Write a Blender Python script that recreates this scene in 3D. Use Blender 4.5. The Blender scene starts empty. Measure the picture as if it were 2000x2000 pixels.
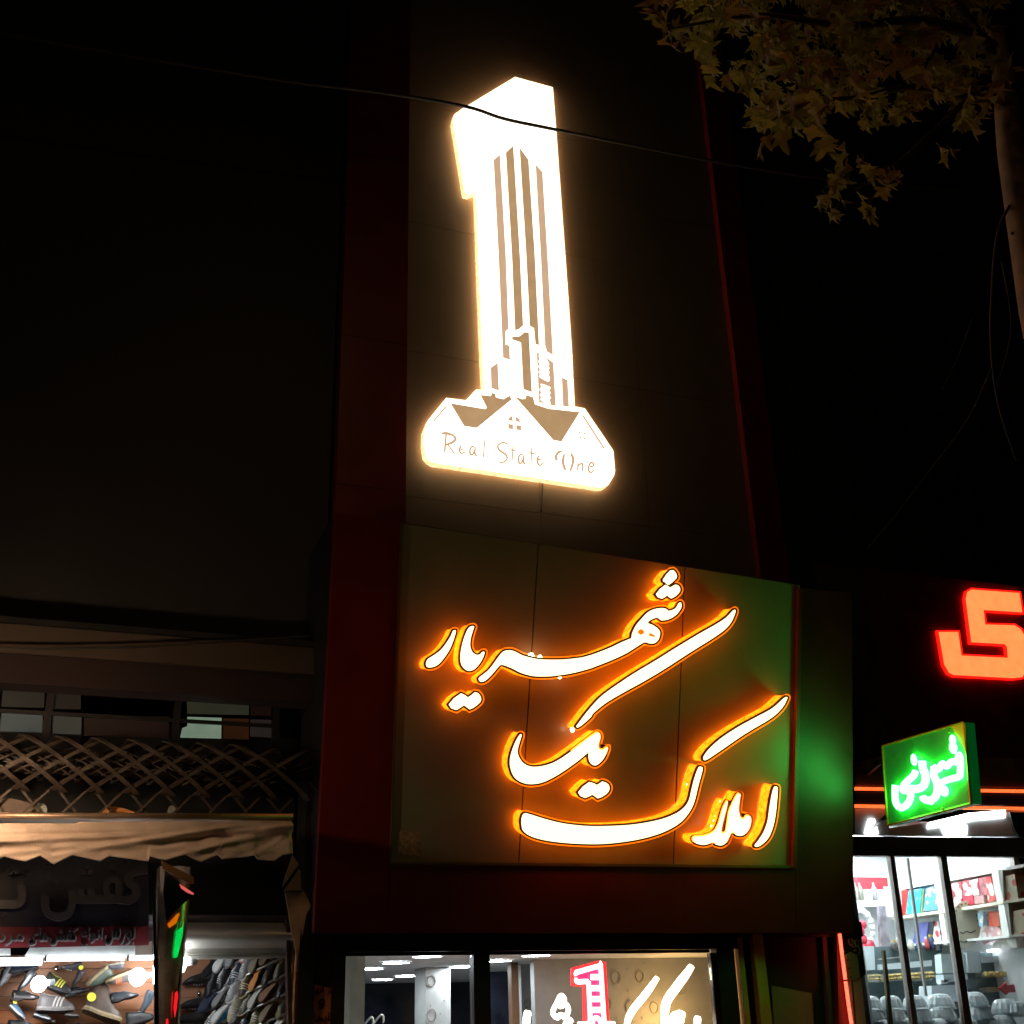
import bpy, bmesh, math, random
from mathutils import Vector, Matrix
from mathutils.geometry import tessellate_polygon
random.seed(7)
R = math.radians
scene = bpy.context.scene
COL = scene.collection

# ------------------------------------------------------------------ camera
CAM = Vector((0.0, -10.0, 1.65))
FPX = 2300.0                      # focal length in photograph pixels (2000 wide)
_p, _r, _a = R(23.4), R(-1.71), R(68.6)
_fw = Vector((math.cos(_a)*math.cos(_p), math.sin(_a)*math.cos(_p), math.sin(_p)))
_rt = _fw.cross(Vector((0, 0, 1))).normalized()
_up = _rt.cross(_fw)
RT = _rt*math.cos(_r) + _up*math.sin(_r)
UP = -_rt*math.sin(_r) + _up*math.cos(_r)
FW = _fw
cd = bpy.data.cameras.new('camera')
cd.sensor_width = 36.0
cd.lens = 36.0*FPX/2000.0
cd.clip_start, cd.clip_end = 0.05, 600
cam = bpy.data.objects.new('camera', cd)
COL.objects.link(cam)
M = Matrix((RT, UP, -FW)).transposed().to_4x4()
M.translation = CAM
cam.matrix_world = M
scene.camera = cam

# ------------------------------------------------------------------ world, sun, exposure
w = bpy.data.worlds.new('World'); scene.world = w; w.use_nodes = True
nt = w.node_tree
sky = nt.nodes.new('ShaderNodeTexSky'); sky.sky_type = 'NISHITA'; sky.sun_disc = False
SUN_EL, SUN_AZ = R(38), R(215)
sky.sun_elevation = SUN_EL; sky.sun_rotation = SUN_AZ
bg = nt.nodes['Background']; nt.links.new(sky.outputs[0], bg.inputs[0])
bg.inputs[1].default_value = 0.00004          # night: the sky is all but black
sl = bpy.data.lights.new('sun', 'SUN'); sl.energy = 0.02; sl.angle = R(0.5); sl.color = (1, .72, .45)
so = bpy.data.objects.new('sun', sl); COL.objects.link(so)
so.rotation_euler = (R(90)-SUN_EL, 0, -R(35))
so.location = (0, -20, 20)
vs = scene.view_settings
vs.view_transform = 'Standard'; vs.look = 'None'; vs.exposure = 0.0; vs.gamma = 1.0
vs.use_curve_mapping = False
scene.cycles.use_denoising = True
scene.cycles.max_bounces = 8
scene.cycles.sample_clamp_indirect = 6

# ------------------------------------------------------------------ helpers
class Plane:
    def __init__(s, n, p): s.n = Vector(n).normalized(); s.p = Vector(p)
    def up(s, h): return Plane(s.n, s.p + s.n*h)
def PY(y): return Plane((0, -1, 0), (0, y, 0))
def PX(x): return Plane((-1, 0, 0), (x, 0, 0))
def PZ(z): return Plane((0, 0, -1), (0, 0, z))
TA = R(15)
FASC = Plane((0, -math.cos(TA), -math.sin(TA)), (0, -0.4, 2.82))   # the tilted fascia board
def at(px, py, pl):
    d = FW*FPX + RT*(px-1000) - UP*(py-1000)
    t = (pl.p-CAM).dot(pl.n)/d.dot(pl.n)
    return CAM + d*t

MATS = {}
def mat(name, col, rough=.6, metal=0, em=None, es=0, var=.15, scale=6, bump=0, spec=.5, bscale=None):
    if name in MATS: return MATS[name]
    m = bpy.data.materials.new(name); m.use_nodes = True
    n = m.node_tree; b = n.nodes['Principled BSDF']; MATS[name] = m
    b.inputs['Base Color'].default_value = (*col, 1)
    b.inputs['Roughness'].default_value = rough; b.inputs['Metallic'].default_value = metal
    b.inputs['Specular IOR Level'].default_value = spec
    tc = n.nodes.new('ShaderNodeTexCoord')
    if var:
        ns = n.nodes.new('ShaderNodeTexNoise'); ns.inputs['Scale'].default_value = scale; ns.inputs['Detail'].default_value = 6
        n.links.new(tc.outputs['Object'], ns.inputs['Vector'])
        mp = n.nodes.new('ShaderNodeMapRange')
        mp.inputs[1].default_value = .3; mp.inputs[2].default_value = .7
        mp.inputs[3].default_value = 1-var; mp.inputs[4].default_value = 1+var
        n.links.new(ns.outputs[0], mp.inputs[0])
        mx = n.nodes.new('ShaderNodeVectorMath'); mx.operation = 'SCALE'
        mx.inputs[0].default_value = col if not em else em
        n.links.new(mp.outputs[0], mx.inputs['Scale'])
        n.links.new(mx.outputs[0], b.inputs['Emission Color' if em else 'Base Color'])
        mr = n.nodes.new('ShaderNodeMapRange')
        mr.inputs[3].default_value = max(.02, rough-.12*min(1, var*4)); mr.inputs[4].default_value = min(1, rough+.12*min(1, var*4))
        n.links.new(ns.outputs[0], mr.inputs[0]); n.links.new(mr.outputs[0], b.inputs['Roughness'])
    if bump:
        nb = n.nodes.new('ShaderNodeTexNoise'); nb.inputs['Scale'].default_value = bscale or scale*4; nb.inputs['Detail'].default_value = 5
        n.links.new(tc.outputs['Object'], nb.inputs['Vector'])
        bp = n.nodes.new('ShaderNodeBump'); bp.inputs['Strength'].default_value = bump; bp.inputs['Distance'].default_value = .02
        n.links.new(nb.outputs[0], bp.inputs['Height']); n.links.new(bp.outputs[0], b.inputs['Normal'])
    if em:
        if not var: b.inputs['Emission Color'].default_value = (*em, 1)
        b.inputs['Emission Strength'].default_value = es
    return m
def glass_mat(name, tint=(1, 1, 1), gloss=.06, rough=.03, milk=0):
    m = bpy.data.materials.new(name); m.use_nodes = True; n = m.node_tree; MATS[name] = m
    n.nodes.remove(n.nodes['Principled BSDF']); out = n.nodes['Material Output']
    t = n.nodes.new('ShaderNodeBsdfTransparent'); t.inputs[0].default_value = (*tint, 1)
    g = n.nodes.new('ShaderNodeBsdfGlossy'); g.inputs['Roughness'].default_value = rough
    mx = n.nodes.new('ShaderNodeMixShader')
    lw = n.nodes.new('ShaderNodeFresnel'); lw.inputs[0].default_value = 1.45
    ad = n.nodes.new('ShaderNodeMath'); ad.operation = 'MULTIPLY_ADD'; ad.inputs[1].default_value = 1; ad.inputs[2].default_value = gloss-.04
    n.links.new(lw.outputs[0], ad.inputs[0]); n.links.new(ad.outputs[0], mx.inputs[0])
    n.links.new(t.outputs[0], mx.inputs[1]); n.links.new(g.outputs[0], mx.inputs[2])
    last = mx
    if milk:
        df = n.nodes.new('ShaderNodeBsdfDiffuse'); df.inputs[0].default_value = (.75, .8, .82, 1)
        m2 = n.nodes.new('ShaderNodeMixShader'); m2.inputs[0].default_value = milk
        n.links.new(mx.outputs[0], m2.inputs[1]); n.links.new(df.outputs[0], m2.inputs[2]); last = m2
    n.links.new(last.outputs[0], out.inputs['Surface'])
    return m

def link(name, me, m=None, parent=None, loc=None):
    o = bpy.data.objects.new(name, me); COL.objects.link(o)
    if m is not None and me is not None:
        for k in (m if isinstance(m, (list, tuple)) else [m]): me.materials.append(k)
    if parent:
        o.parent = parent
        if loc is None:
            pw = parent.location.copy(); q = parent.parent
            while q: pw += q.location; q = q.parent
            o.location = -pw
    if loc is not None: o.location = loc
    return o
def tag(o, label, cat, group=None, kind=None):
    o['label'] = label; o['category'] = cat
    if group: o['group'] = group
    if kind: o['kind'] = kind
    return o
def thing(name, label, cat, loc=(0, 0, 0), group=None, kind=None):
    o = bpy.data.objects.new(name, None); o.empty_display_size = .1; COL.objects.link(o); o.location = loc
    return tag(o, label, cat, group, kind)
def struct(o): o['kind'] = 'structure'; return o

class MB:
    """collects shapes and links them as ONE mesh object"""
    def __init__(s): s.v = []; s.f = []; s.mi = []
    def add(s, vs, fs, mi=0):
        o = len(s.v); s.v += [tuple(v) for v in vs]
        for f in fs: s.f.append(tuple(i+o for i in f)); s.mi.append(mi)
        return s
    def box(s, a, b, mi=0):
        x0, x1 = sorted((a[0], b[0])); y0, y1 = sorted((a[1], b[1])); z0, z1 = sorted((a[2], b[2]))
        v = [(x0,y0,z0),(x1,y0,z0),(x1,y1,z0),(x0,y1,z0),(x0,y0,z1),(x1,y0,z1),(x1,y1,z1),(x0,y1,z1)]
        return s.add(v, [(3,2,1,0),(4,5,6,7),(0,1,5,4),(1,2,6,5),(2,3,7,6),(3,0,4,7)], mi)
    def prism(s, front, vec, mi=0, ms=None, cap=True, back=True, holes=()):
        """polygon (3-D points), extruded by vec"""
        loops = [list(map(Vector, front))] + [list(map(Vector, h)) for h in holes]
        vec = Vector(vec); tri = tessellate_polygon(loops)
        flat = [p for l in loops for p in l]; n = len(flat)
        o = len(s.v); s.v += [tuple(p) for p in flat] + [tuple(p+vec) for p in flat]
        if cap:
            for t in tri:
                s.f.append(tuple(o+i for i in t)); s.mi.append(mi)
                if back: s.f.append(tuple(o+n+i for i in reversed(t))); s.mi.append(mi)
        k = 0
        for l in loops:
            m = len(l)
            for i in range(m):
                j = (i+1) % m
                s.f.append((o+k+i, o+k+j, o+n+k+j, o+n+k+i)); s.mi.append(mi if ms is None else ms)
            k += m
        return s
    def tube(s, pts, r, seg=8, mi=0, closed=False, caps=True):
        pts = [Vector(p) for p in pts]; n = len(pts); o = len(s.v)
        rr = r if isinstance(r, (list, tuple)) else [r]*n
        ref = None
        for i, p in enumerate(pts):
            a = pts[i-1] if (i or closed) else p; b = pts[(i+1) % n] if (i < n-1 or closed) else p
            t = (b-a).normalized()
            if ref is None or abs(ref.dot(t)) > .95:
                ref = Vector((0, 0, 1)) if abs(t.z) < .9 else Vector((1, 0, 0))
            u = t.cross(ref).normalized(); ref = u.cross(t)
            for k in range(seg):
                q = 2*math.pi*k/seg; s.v.append(tuple(p + (u*math.cos(q)+ref*math.sin(q))*rr[i]))
        for i in range(n if closed else n-1):
            j = (i+1) % n
            for k in range(seg):
                l = (k+1) % seg
                s.f.append((o+i*seg+k, o+i*seg+l, o+j*seg+l, o+j*seg+k)); s.mi.append(mi)
        if caps and not closed:
            s.f.append(tuple(o+k for k in reversed(range(seg)))); s.mi.append(mi)
            s.f.append(tuple(o+(n-1)*seg+k for k in range(seg))); s.mi.append(mi)
        return s
    def ball(s, c, r, mi=0, seg=10, rings=6, sc=(1, 1, 1)):
        o = len(s.v); c = Vector(c)
        for i in range(rings+1):
            t = math.pi*i/rings
            for k in range(seg):
                q = 2*math.pi*k/seg
                s.v.append((c.x+r*sc[0]*math.sin(t)*math.cos(q), c.y+r*sc[1]*math.sin(t)*math.sin(q), c.z+r*sc[2]*math.cos(t)))
        for i in range(rings):
            for k in range(seg):
                l = (k+1) % seg
                s.f.append((o+i*seg+k, o+(i+1)*seg+k, o+(i+1)*seg+l, o+i*seg+l)); s.mi.append(mi)
        return s
    def lathe(s, prof, c, mi=0, seg=16):
        o = len(s.v); c = Vector(c); n = len(prof)
        for (r, z) in prof:
            for k in range(seg):
                q = 2*math.pi*k/seg; s.v.append((c.x+r*math.cos(q), c.y+r*math.sin(q), c.z+z))
        for i in range(n-1):
            for k in range(seg):
                l = (k+1) % seg
                s.f.append((o+i*seg+k, o+i*seg+l, o+(i+1)*seg+l, o+(i+1)*seg+k)); s.mi.append(mi)
        return s
    def build(s, name, m, parent=None, smooth=False, loc=None, bevel=0):
        me = bpy.data.meshes.new(name); me.from_pydata(s.v, [], s.f)
        o = link(name, me, m, parent, loc)
        for p, k in zip(me.polygons, s.mi): p.material_index = k; p.use_smooth = smooth
        bm = bmesh.new(); bm.from_mesh(me)
        bmesh.ops.recalc_face_normals(bm, faces=bm.faces[:])
        if bevel: bmesh.ops.bevel(bm, geom=bm.edges[:], offset=bevel, segments=2, affect='EDGES', profile=.5, clamp_overlap=True)
        bm.to_mesh(me); bm.free()
        return o
def smooth(pts, n=4, closed=True):
    out = []; N = len(pts)
    for i in range(N if closed else N-1):
        g = (lambda k: pts[k % N]) if closed else (lambda k: pts[max(0, min(N-1, k))])
        p0, p1, p2, p3 = g(i-1), g(i), g(i+1), g(i+2)
        for k in range(n):
            t = k/n
            out.append(tuple(.5*(2*b+(c-a)*t+(2*a-5*b+4*c-d)*t*t+(3*b-a-3*c+d)*t**3) for a, b, c, d in zip(p0, p1, p2, p3)))
    if not closed: out.append(tuple(pts[-1]))
    return out
def offset(pts, d):
    n = len(pts); A = sum(pts[i][0]*pts[(i+1) % n][1]-pts[(i+1) % n][0]*pts[i][1] for i in range(n))
    sg = 1 if A > 0 else -1; out = []
    for i in range(n):
        a, p, b = Vector(pts[i-1]), Vector(pts[i]), Vector(pts[(i+1) % n])
        e1 = (p-a); e2 = (b-p)
        if e1.length < 1e-6 or e2.length < 1e-6: out.append(tuple(p)); continue
        n1 = Vector((e1.y, -e1.x)).normalized(); n2 = Vector((e2.y, -e2.x)).normalized()
        m = n1+n2
        if m.length < .3: m = n1
        else: m = m.normalized()/max(.55, m.normalized().dot(n1))
        q = p+m*d*sg; out.append((q.x, q.y))
    return out
def stroke(pts, wd):
    """polyline with width (2-D) -> polygon"""
    L, Rr = [], []; n = len(pts)
    for i, p in enumerate(pts):
        a = Vector(pts[max(0, i-1)]); b = Vector(pts[min(n-1, i+1)]); t = (b-a)
        nn = Vector((-t.y, t.x)).normalized(); k = wd[i] if isinstance(wd, (list, tuple)) else wd
        L.append(tuple(Vector(p)+nn*k/2)); Rr.append(tuple(Vector(p)-nn*k/2))
    return L+Rr[::-1]
def zf(ox, oy, s): return lambda *pts: [(ox+s*x, oy+s*y) for x, y in pts]
def p3(pts, pl): return [at(x, y, pl) for x, y in pts]
def plate(mb, pts, pl, h0, h1, mi=0, ms=None, holes=()):
    t = pl.up(h1); mb.prism(p3(pts, t), t.n*(h0-h1), mi, ms, holes=[p3(h, t) for h in holes]); return mb
def copy_obj(o, parent=None):
    c = o.copy(); COL.objects.link(c)
    if parent: c.parent = parent
    return c
def copy_tree(o, parent=None):
    c = copy_obj(o, parent)
    for ch in list(o.children): copy_tree(ch, c)
    return c

# ------------------------------------------------------------------ materials
m_wall = mat('facade cladding', (.16, .118, .088), .5, var=.08, scale=2, spec=.4)
m_redpanel = mat('oxblood cladding', (.16, .013, .012), .38, var=.15, scale=3, spec=.4)
m_fascia = mat('grey composite board', (.235, .225, .17), .3, var=.08, scale=2, spec=.5)
m_black = mat('black paint', (.012, .011, .011), .5)
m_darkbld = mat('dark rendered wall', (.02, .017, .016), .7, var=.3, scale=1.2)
m_seam = mat('seam backing', (.008, .007, .006), .8)
m_asphalt = mat('asphalt', (.05, .05, .05), .85, bump=.4, scale=30)
m_paving = mat('pavement concrete', (.085, .08, .078), .8, bump=.3, scale=8)
m_alu = mat('brushed aluminium', (.62, .62, .6), .32, .9, var=.08, scale=5)
m_dkframe = mat('dark bronze frame', (.05, .035, .03), .35, .3)
m_glass = glass_mat('window glass', (.96, .98, .98), .06)

# ================================================================== ground
mb = MB().box((-60, -60, -.5), (60, -3.2, -.15)); struct(mb.build('road', m_asphalt))
mb = MB().box((-60, -3.0, -.5), (60, 12, 0)); struct(mb.build('pavement', m_paving))
mb = MB().box((-60, -3.2, -.5), (60, -3.0, 0)); struct(mb.build('kerb', mat('kerb stone', (.3, .29, .27), .8, bump=.3)))

# ================================================================== main building (the estate office)
XL, XR = 2.12, 7.40
ZT = 17.5
bld = thing('office_building', 'tall dark clad shop building carrying the lit number sign', 'building', (4.7, .3, 0))
mb = MB().box((XL-.0, .03, 2.42), (XR, 6.5, ZT)); mb.build('wall', m_seam, bld)
# facade panels, 6 mm joints
cols = [2.80, 4.22, 5.45, 6.66]
rows = [5.3, 6.32, 7.95, 9.55, 11.2, 12.85, 14.5, ZT]
for i in range(3):
    for j in range(len(rows)-1):
        mb = MB().box((cols[i]+.002, -.012, rows[j]+.002), (cols[i+1]-.002, .028, rows[j+1]-.002))
        mb.build('panel', m_wall, bld)
for x0, x1 in ((XL, cols[0]), (cols[3], cols[3]+.36)):
    for j in range(len(rows)-1):
        MB().box((x0+.003, -.10, rows[j]+.003), (x1-.003, .028, rows[j+1]-.003)).build('pilaster_panel', m_redpanel, bld)
MB().box((cols[3]+.363, -.006, 5.3), (XR, .028, ZT)).build('side_cladding', m_black, bld)
# piers either side of the window at street level
MB().box((XL, -.03, 0), (2.28, .25, 2.42)).build('pier', mat('brown pier', (.07, .035, .03), .5), bld)

# ------------------------------------------------------------------ tilted fascia
fa = thing('sign_fascia', 'tilted grey sign board with oxblood border above the office window', 'sign board', (4.7, -.6, 2.9))
pl = FASC
ptl, ptr, pbr, pbl = (786.5, 1022), (1563.5, 1143), (1552, 1692), (763, 1684)
def lerp(a, b, t): return tuple(x+(y-x)*t for x, y in zip(a, b))
tb = []
for sx0, sx1 in (((ptl, pbl), ((1051.5, 1062.5), (1013, 1687))), (((1051.5, 1062.5), (1013, 1687)), ((1338, 1107.5), (1315, 1690))), (((1338, 1107.5), (1315, 1690)), (ptr, pbr))):
    q = [(sx0[0][0]+1.2, sx0[0][1]), (sx1[0][0]-1.2, sx1[0][1]), (sx1[1][0]-1.2, sx1[1][1]), (sx0[1][0]+1.2, sx0[1][1])]
    plate(MB(), q, pl, -.03, 0).build('board_panel', m_fascia, fa)
plate(MB(), [ptl, ptr, pbr, pbl], pl, -.06, -.032).build('backing', m_seam, fa)
# border boards (stand 5 cm proud)
oL0, oL1 = (655, 1000), (613, 1822)
oR0, oR1 = (1664, 1158), (1667, 1822)
plate(MB(), [oL0, (784, 1018), (762, 1686), (756, 1822), oL1], pl, -.06, .012).build('border_board', m_redpanel, fa)
plate(MB(), [(757, 1822), (763, 1687), (1553, 1695), (1554, 1822)], pl, -.06, .012).build('border_board', m_redpanel, fa)
plate(MB(), [(1566, 1148), oR0, oR1, (1555.5, 1822), (1554, 1694)], pl, -.06, .014).build('border_board', m_redpanel, fa)
plate(MB(), [(1560, 1150), (1568, 1150), (1557, 1694), (1549, 1694)], pl, .015, .05).build('edge_trim', mat('oxblood trim', (.2, .02, .015), .4), fa)
plate(MB(), [(761, 1682), (1553, 1690.5), (1553, 1696), (761, 1688)], pl, .015, .035).build('edge_trim', mat('bronze trim', (.2, .15, .08), .35, .5), fa)
plate(MB(), [(783, 1020), (787, 1020), (765, 1686), (761, 1686)], pl, .015, .03).build('edge_trim', MATS['bronze trim'], fa)
# closed box back to the wall
a0, a1, a2, a3 = [at(*q, pl.up(-.07)) for q in (oL0, oR0, oR1, oL1)]
def to_wall(p, y): return Vector((p.x, y, p.z))
mb = MB()
ytop = .0
v = [a0, a1, a2, a3, to_wall(a0, ytop), to_wall(a1, ytop), to_wall(a2, ytop), to_wall(a3, ytop)]
mb.add(v, [(0,1,5,4), (1,2,6,5), (2,3,7,6), (3,0,4,7)])
mb.build('box_side', m_black, fa)
# torn sticker low on the board
st = plate(MB(), [(775, 1625), (798, 1621), (803, 1627), (820, 1626), (824, 1660), (822, 1672), (776, 1670)], pl, .001, .004).build('paper_sticker', mat('old paper', (.3, .22, .13), .8, var=.5, scale=30))
tag(st, 'small faded paper sticker low on the left of the grey sign board', 'sticker')

# ------------------------------------------------------------------ number-one logo sign
e_white = mat('sign face warm white', (.9, .9, .85), .5, em=(1, .90, .74), es=2.6, var=.0)
e_rim = mat('sign led rim', (.8, .7, .5), .5, em=(1, .72, .33), es=1.5, var=.45, scale=22)
m_tan = mat('tan inlay bloom', (.32, .22, .13), .5, em=(.47, .29, .145), es=1.0, var=.1, scale=5)  # brightness from bloom put into the tan inlays as emission
m_tan2 = mat('pale inlay bloom', (.32, .22, .13), .5, em=(.62, .40, .25), es=1.0, var=.06, scale=5)  # paler inlay tone with more of the bloom in it
LOGO = PY(0).up(.012)
A = zf(800, 500, .2485); B = zf(800, 100, .2329)
out = [(1006, 151), (1079, 171), (1086, 260), (1107, 550), (1116, 679)] + A((1295, 1185), (1375, 1200), (1598, 1530), (1612, 1690), (1603, 1725), (1560, 1795), (1530, 1812), (1490, 1815), (1440, 1806), (195, 1622), (155, 1600), (128, 1565), (114, 1480), (118, 1370), (150, 1290), (290, 1118), (445, 1137), (525, 1052), (592, 1058)) + [(944, 716), (937, 550), (931, 372), (917, 378), (909, 376), (886, 236), (888, 224), (903, 213), (915, 206)]
lg = thing('number_one_sign', 'huge lit white numeral one with tower stripes and little houses high on the dark wall', 'sign', tuple(at(1000, 900, LOGO)))
D1 = .16
plate(MB(), out, LOGO, D1-.012, D1).build('sign_face', e_white, lg)
mb = MB(); fr = p3(offset(out, 1.0), LOGO.up(D1-.014)); mb.prism(fr, LOGO.n*-(D1-.065), 0, 0); mb.build('led_rim', e_rim, lg)
mb = MB(); mb.prism(p3(offset(out, .3), LOGO.up(.048)), LOGO.n*-.03, 0, 0); mb.build('halo_light', mat('sign halo led', (.8, .7, .5), .5, em=(1, .58, .28), es=7.5, var=0), lg)
for q in ((960, 300), (1050, 300), (950, 650), (1060, 650), (880, 860), (1120, 890)):
    p = at(*q, LOGO); MB().box((p.x-.02, -.016, p.z-.02), (p.x+.02, -.07, p.z+.02)).build('mounting_bracket', m_dkframe, lg)
def inlay(name, pts, m=m_tan, sm=0, holes=()):
    return plate(MB(), pts, LOGO, D1+.001, D1+.007, holes=holes).build(name, m, lg)
inlay('stripe', B((705, 910), (758, 867)) + A((757, 0), (778, 572), (755, 590), (753, 695), (785, 703), (790, 815), (735, 797), (700, 0)), m_tan2)
inlay('stripe', B((808, 848), (870, 790)) + A((868, 0), (893, 545), (860, 575), (830, 583), (805, 0)))
inlay('stripe', B((923, 808), (998, 910)) + A((985, 0), (1018, 700), (990, 690), (978, 565), (945, 548), (918, 0)))
inlay('stripe', B((1057, 947), (1115, 1015)) + A((1085, 0), (1127, 778), (1080, 750), (1065, 700), (1032, 0)), m_tan2)
inlay('numeral', A((805, 635), (860, 632), (880, 618), (905, 597), (938, 605), (962, 1070), (895, 1045), (876, 680), (860, 672), (808, 655)))
inlay('tower_window', A((638, 877), (693, 838), (703, 1057), (643, 1037)), m_tan2)
for y in (847, 905, 963): inlay('slash', A((733, y), (825, y+52), (825, y+57), (733, y+6)), m_tan2)
blob1 = smooth([(1015, 780), (1032, 774), (1052, 782), (1066, 800), (1082, 815), (1098, 850), (1090, 862), (1100, 880), (1090, 895), (1102, 915), (1090, 930), (1103, 950), (1095, 985), (1060, 975), (1018, 948), (1026, 930), (1014, 912), (1026, 892), (1012, 870), (1024, 850), (1012, 830), (1022, 808)], 3)
blob2 = smooth([(1034, 1003), (1100, 1026), (1108, 1040), (1096, 1056), (1110, 1075), (1098, 1092), (1112, 1112), (1100, 1130), (1108, 1160), (1080, 1162), (1030, 1132), (1036, 1110), (1024, 1092), (1036, 1072), (1022, 1050), (1034, 1030)], 3)
inlay('office_tower', A((1000, 757), (1095, 812), (1130, 838), (1150, 1178), (1100, 1167), (1018, 1148)), m_tan2, holes=[A(*blob1), A(*blob2)])
inlay('tower_window', A((1197, 955), (1242, 975), (1253, 1185), (1207, 1178)), m_tan2)
inlay('house_roof', A((322, 1157), (430, 1335), (530, 1350), (805, 1125), (785, 1097), (740, 1125), (680, 1112), (672, 1082), (645, 1075), (640, 1100), (558, 1092), (608, 1190), (595, 1203)))
inlay('house_roof', A((830, 1105), (1130, 1445), (1195, 1457), (1338, 1227), (1090, 1200), (985, 1165), (972, 1110), (918, 1092), (912, 1122), (885, 1125)))
inlay('gable_line', stroke(A((290, 1178), (192, 1295)), 3), m_tan2)
inlay('gable_line', stroke(A((525, 1098), (475, 1157)), 1.6), m_tan2)
inlay('gable_line', stroke(A((1362, 1252), (1530, 1512)), 3), m_tan2)
for q in (((775, 1292), (780, 1272), (808, 1253), (812, 1296)), ((835, 1262), (858, 1275), (873, 1305), (836, 1299)), ((775, 1318), (813, 1325), (814, 1361), (777, 1356)), ((838, 1328), (877, 1333), (878, 1370), (840, 1364))):
    inlay('window_pane', A(*q), m_tan2)
for x, y in ((1338, 1387), (1374, 1393), (1341, 1425), (1377, 1431)):
    inlay('window_pane', A((x-7, y-8), (x+6, y-6), (x+7, y+8), (x-6, y+6)), m_tan2)
txt = {
 'R': [[(252, 1395), (290, 1392), (350, 1410)], [(288, 1395), (276, 1540)], [(345, 1410), (362, 1436), (335, 1465), (275, 1487)], [(300, 1478), (355, 1556)]],
 'e': [[(398, 1524), (430, 1512), (425, 1490), (408, 1488), (394, 1512), (396, 1538), (412, 1550), (440, 1538)]],
 'a': [[(510, 1500), (488, 1498), (474, 1528), (480, 1560), (496, 1558), (514, 1520)], [(516, 1500), (514, 1550), (530, 1573)]],
 'l': [[(591, 1448), (580, 1582)]],
 'S': [[(770, 1475), (730, 1466), (695, 1490), (706, 1525), (758, 1562), (765, 1597), (735, 1620), (700, 1617)]],
 't': [[(814, 1488), (806, 1606)], [(790, 1522), (832, 1529)]],
 'a2': [[(890, 1562), (870, 1560), (855, 1592), (862, 1625), (880, 1624), (895, 1582)], [(898, 1564), (896, 1618), (912, 1636)]],
 't2': [[(961, 1508), (954, 1642)], [(938, 1546), (982, 1552)]],
 'e2': [[(1010, 1602), (1046, 1592), (1040, 1570), (1020, 1568), (1004, 1596), (1010, 1632), (1030, 1644), (1054, 1620)]],
 'O': [[(1198, 1533), (1165, 1547), (1148, 1588), (1166, 1600)], [(1216, 1556), (1206, 1622), (1226, 1682)], [(1268, 1550), (1287, 1602), (1264, 1690)]],
 'n': [[(1326, 1625), (1318, 1686)], [(1326, 1652), (1346, 1632), (1362, 1640), (1356, 1692)]],
 'e3': [[(1412, 1657), (1446, 1648), (1441, 1626), (1422, 1627), (1407, 1662), (1412, 1692), (1430, 1700), (1452, 1676)]]}
for k, ss in txt.items():
    mb = MB()
    for i, s in enumerate(ss):
        q = smooth(s, 4, closed=False) if len(s) > 2 else s
        wmax = 21 if k in 'RO' and i < 3 else 15
        wd = [wmax*(.45+.55*math.sin(math.pi*(.15+.7*j/max(1, len(q)-1))))*.2485 for j in range(len(q))]
        plate(mb, stroke(A(*q), wd), LOGO, D1+.001, D1+.007+.0006*i)
    mb.build('letter', m_tan2, lg)

# ------------------------------------------------------------------ calligraphy channel letters on the fascia
e_gold = mat('letter face', (.9, .8, .6), .5, em=(1, .80, .44), es=2.2, var=0)
e_side = mat('letter led side', (.8, .4, .05), .5, em=(1, .16, .003), es=3.6, var=.55, scale=26)
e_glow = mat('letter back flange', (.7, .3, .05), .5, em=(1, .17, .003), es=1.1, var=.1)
m_lip = mat('letter lip', (.05, .018, .006), .5)
e_led = mat('led bead', (1, .9, .6), .4, em=(1, .85, .5), es=6, var=0)
HL = .20
def letter(root, pts, holes=(), sm=4):
    """pts: the bright face in photograph pixels, read on the plane of the letter faces"""
    q = smooth(pts, sm) if sm else pts
    qh = offset(q, 3.6)
    b = MB()
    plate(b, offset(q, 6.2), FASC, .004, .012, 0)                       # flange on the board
    face_pl = FASC.up(HL-.012)
    b.prism(p3(qh, face_pl), face_pl.n*-.03, 2, 2)                        # dark lip round the face
    f2 = face_pl.up(-.031)
    b.prism([p - face_pl.n*.040 for p in p3(offset(q, 2.4), face_pl)], face_pl.n*-(HL-.012-.040-.013), 1, 1, back=False)
    bo = b.build('letter', [e_glow, e_side, m_lip], root)
    f = plate(MB(), q, FASC, HL-.011, HL).build('letter_face', e_gold, bo)
    for h in holes:
        plate(MB(), h, FASC, HL+.001, HL+.004).build('eye', e_glow, bo)
    return bo
def leds(root, pts, n, r=.014, dx=-14, dy=2):
    b = MB(); q = smooth(pts, 6, closed=False)
    for i in range(n):
        x, y = q[int((len(q)-1)*i/(n-1))]
        b.ball(at(x+random.uniform(-2, 2), y, FASC.up(.10)), r*random.uniform(.7, 1.25), seg=6, rings=4)
    o = b.build('led_bead', e_led, root); o['kind'] = 'stuff'
Z3 = zf(780, 1080, .2070); Z4 = zf(1150, 1080, .2174); Z5 = zf(960, 1380, .3106)
w1 = thing('lit_word', 'uppermost glowing gold word, long sweeping stroke with three dots at its right end', 'sign lettering', tuple(at(1050, 1290, FASC)), 'gold calligraphy words on the sign board')
letter(w1, Z3((530, 730), (510, 735), (485, 790), (440, 860), (390, 920), (330, 965), (275, 1000), (255, 1040), (265, 1075), (310, 1078), (370, 1050), (430, 980), (480, 900), (515, 810), (533, 745)))
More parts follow.
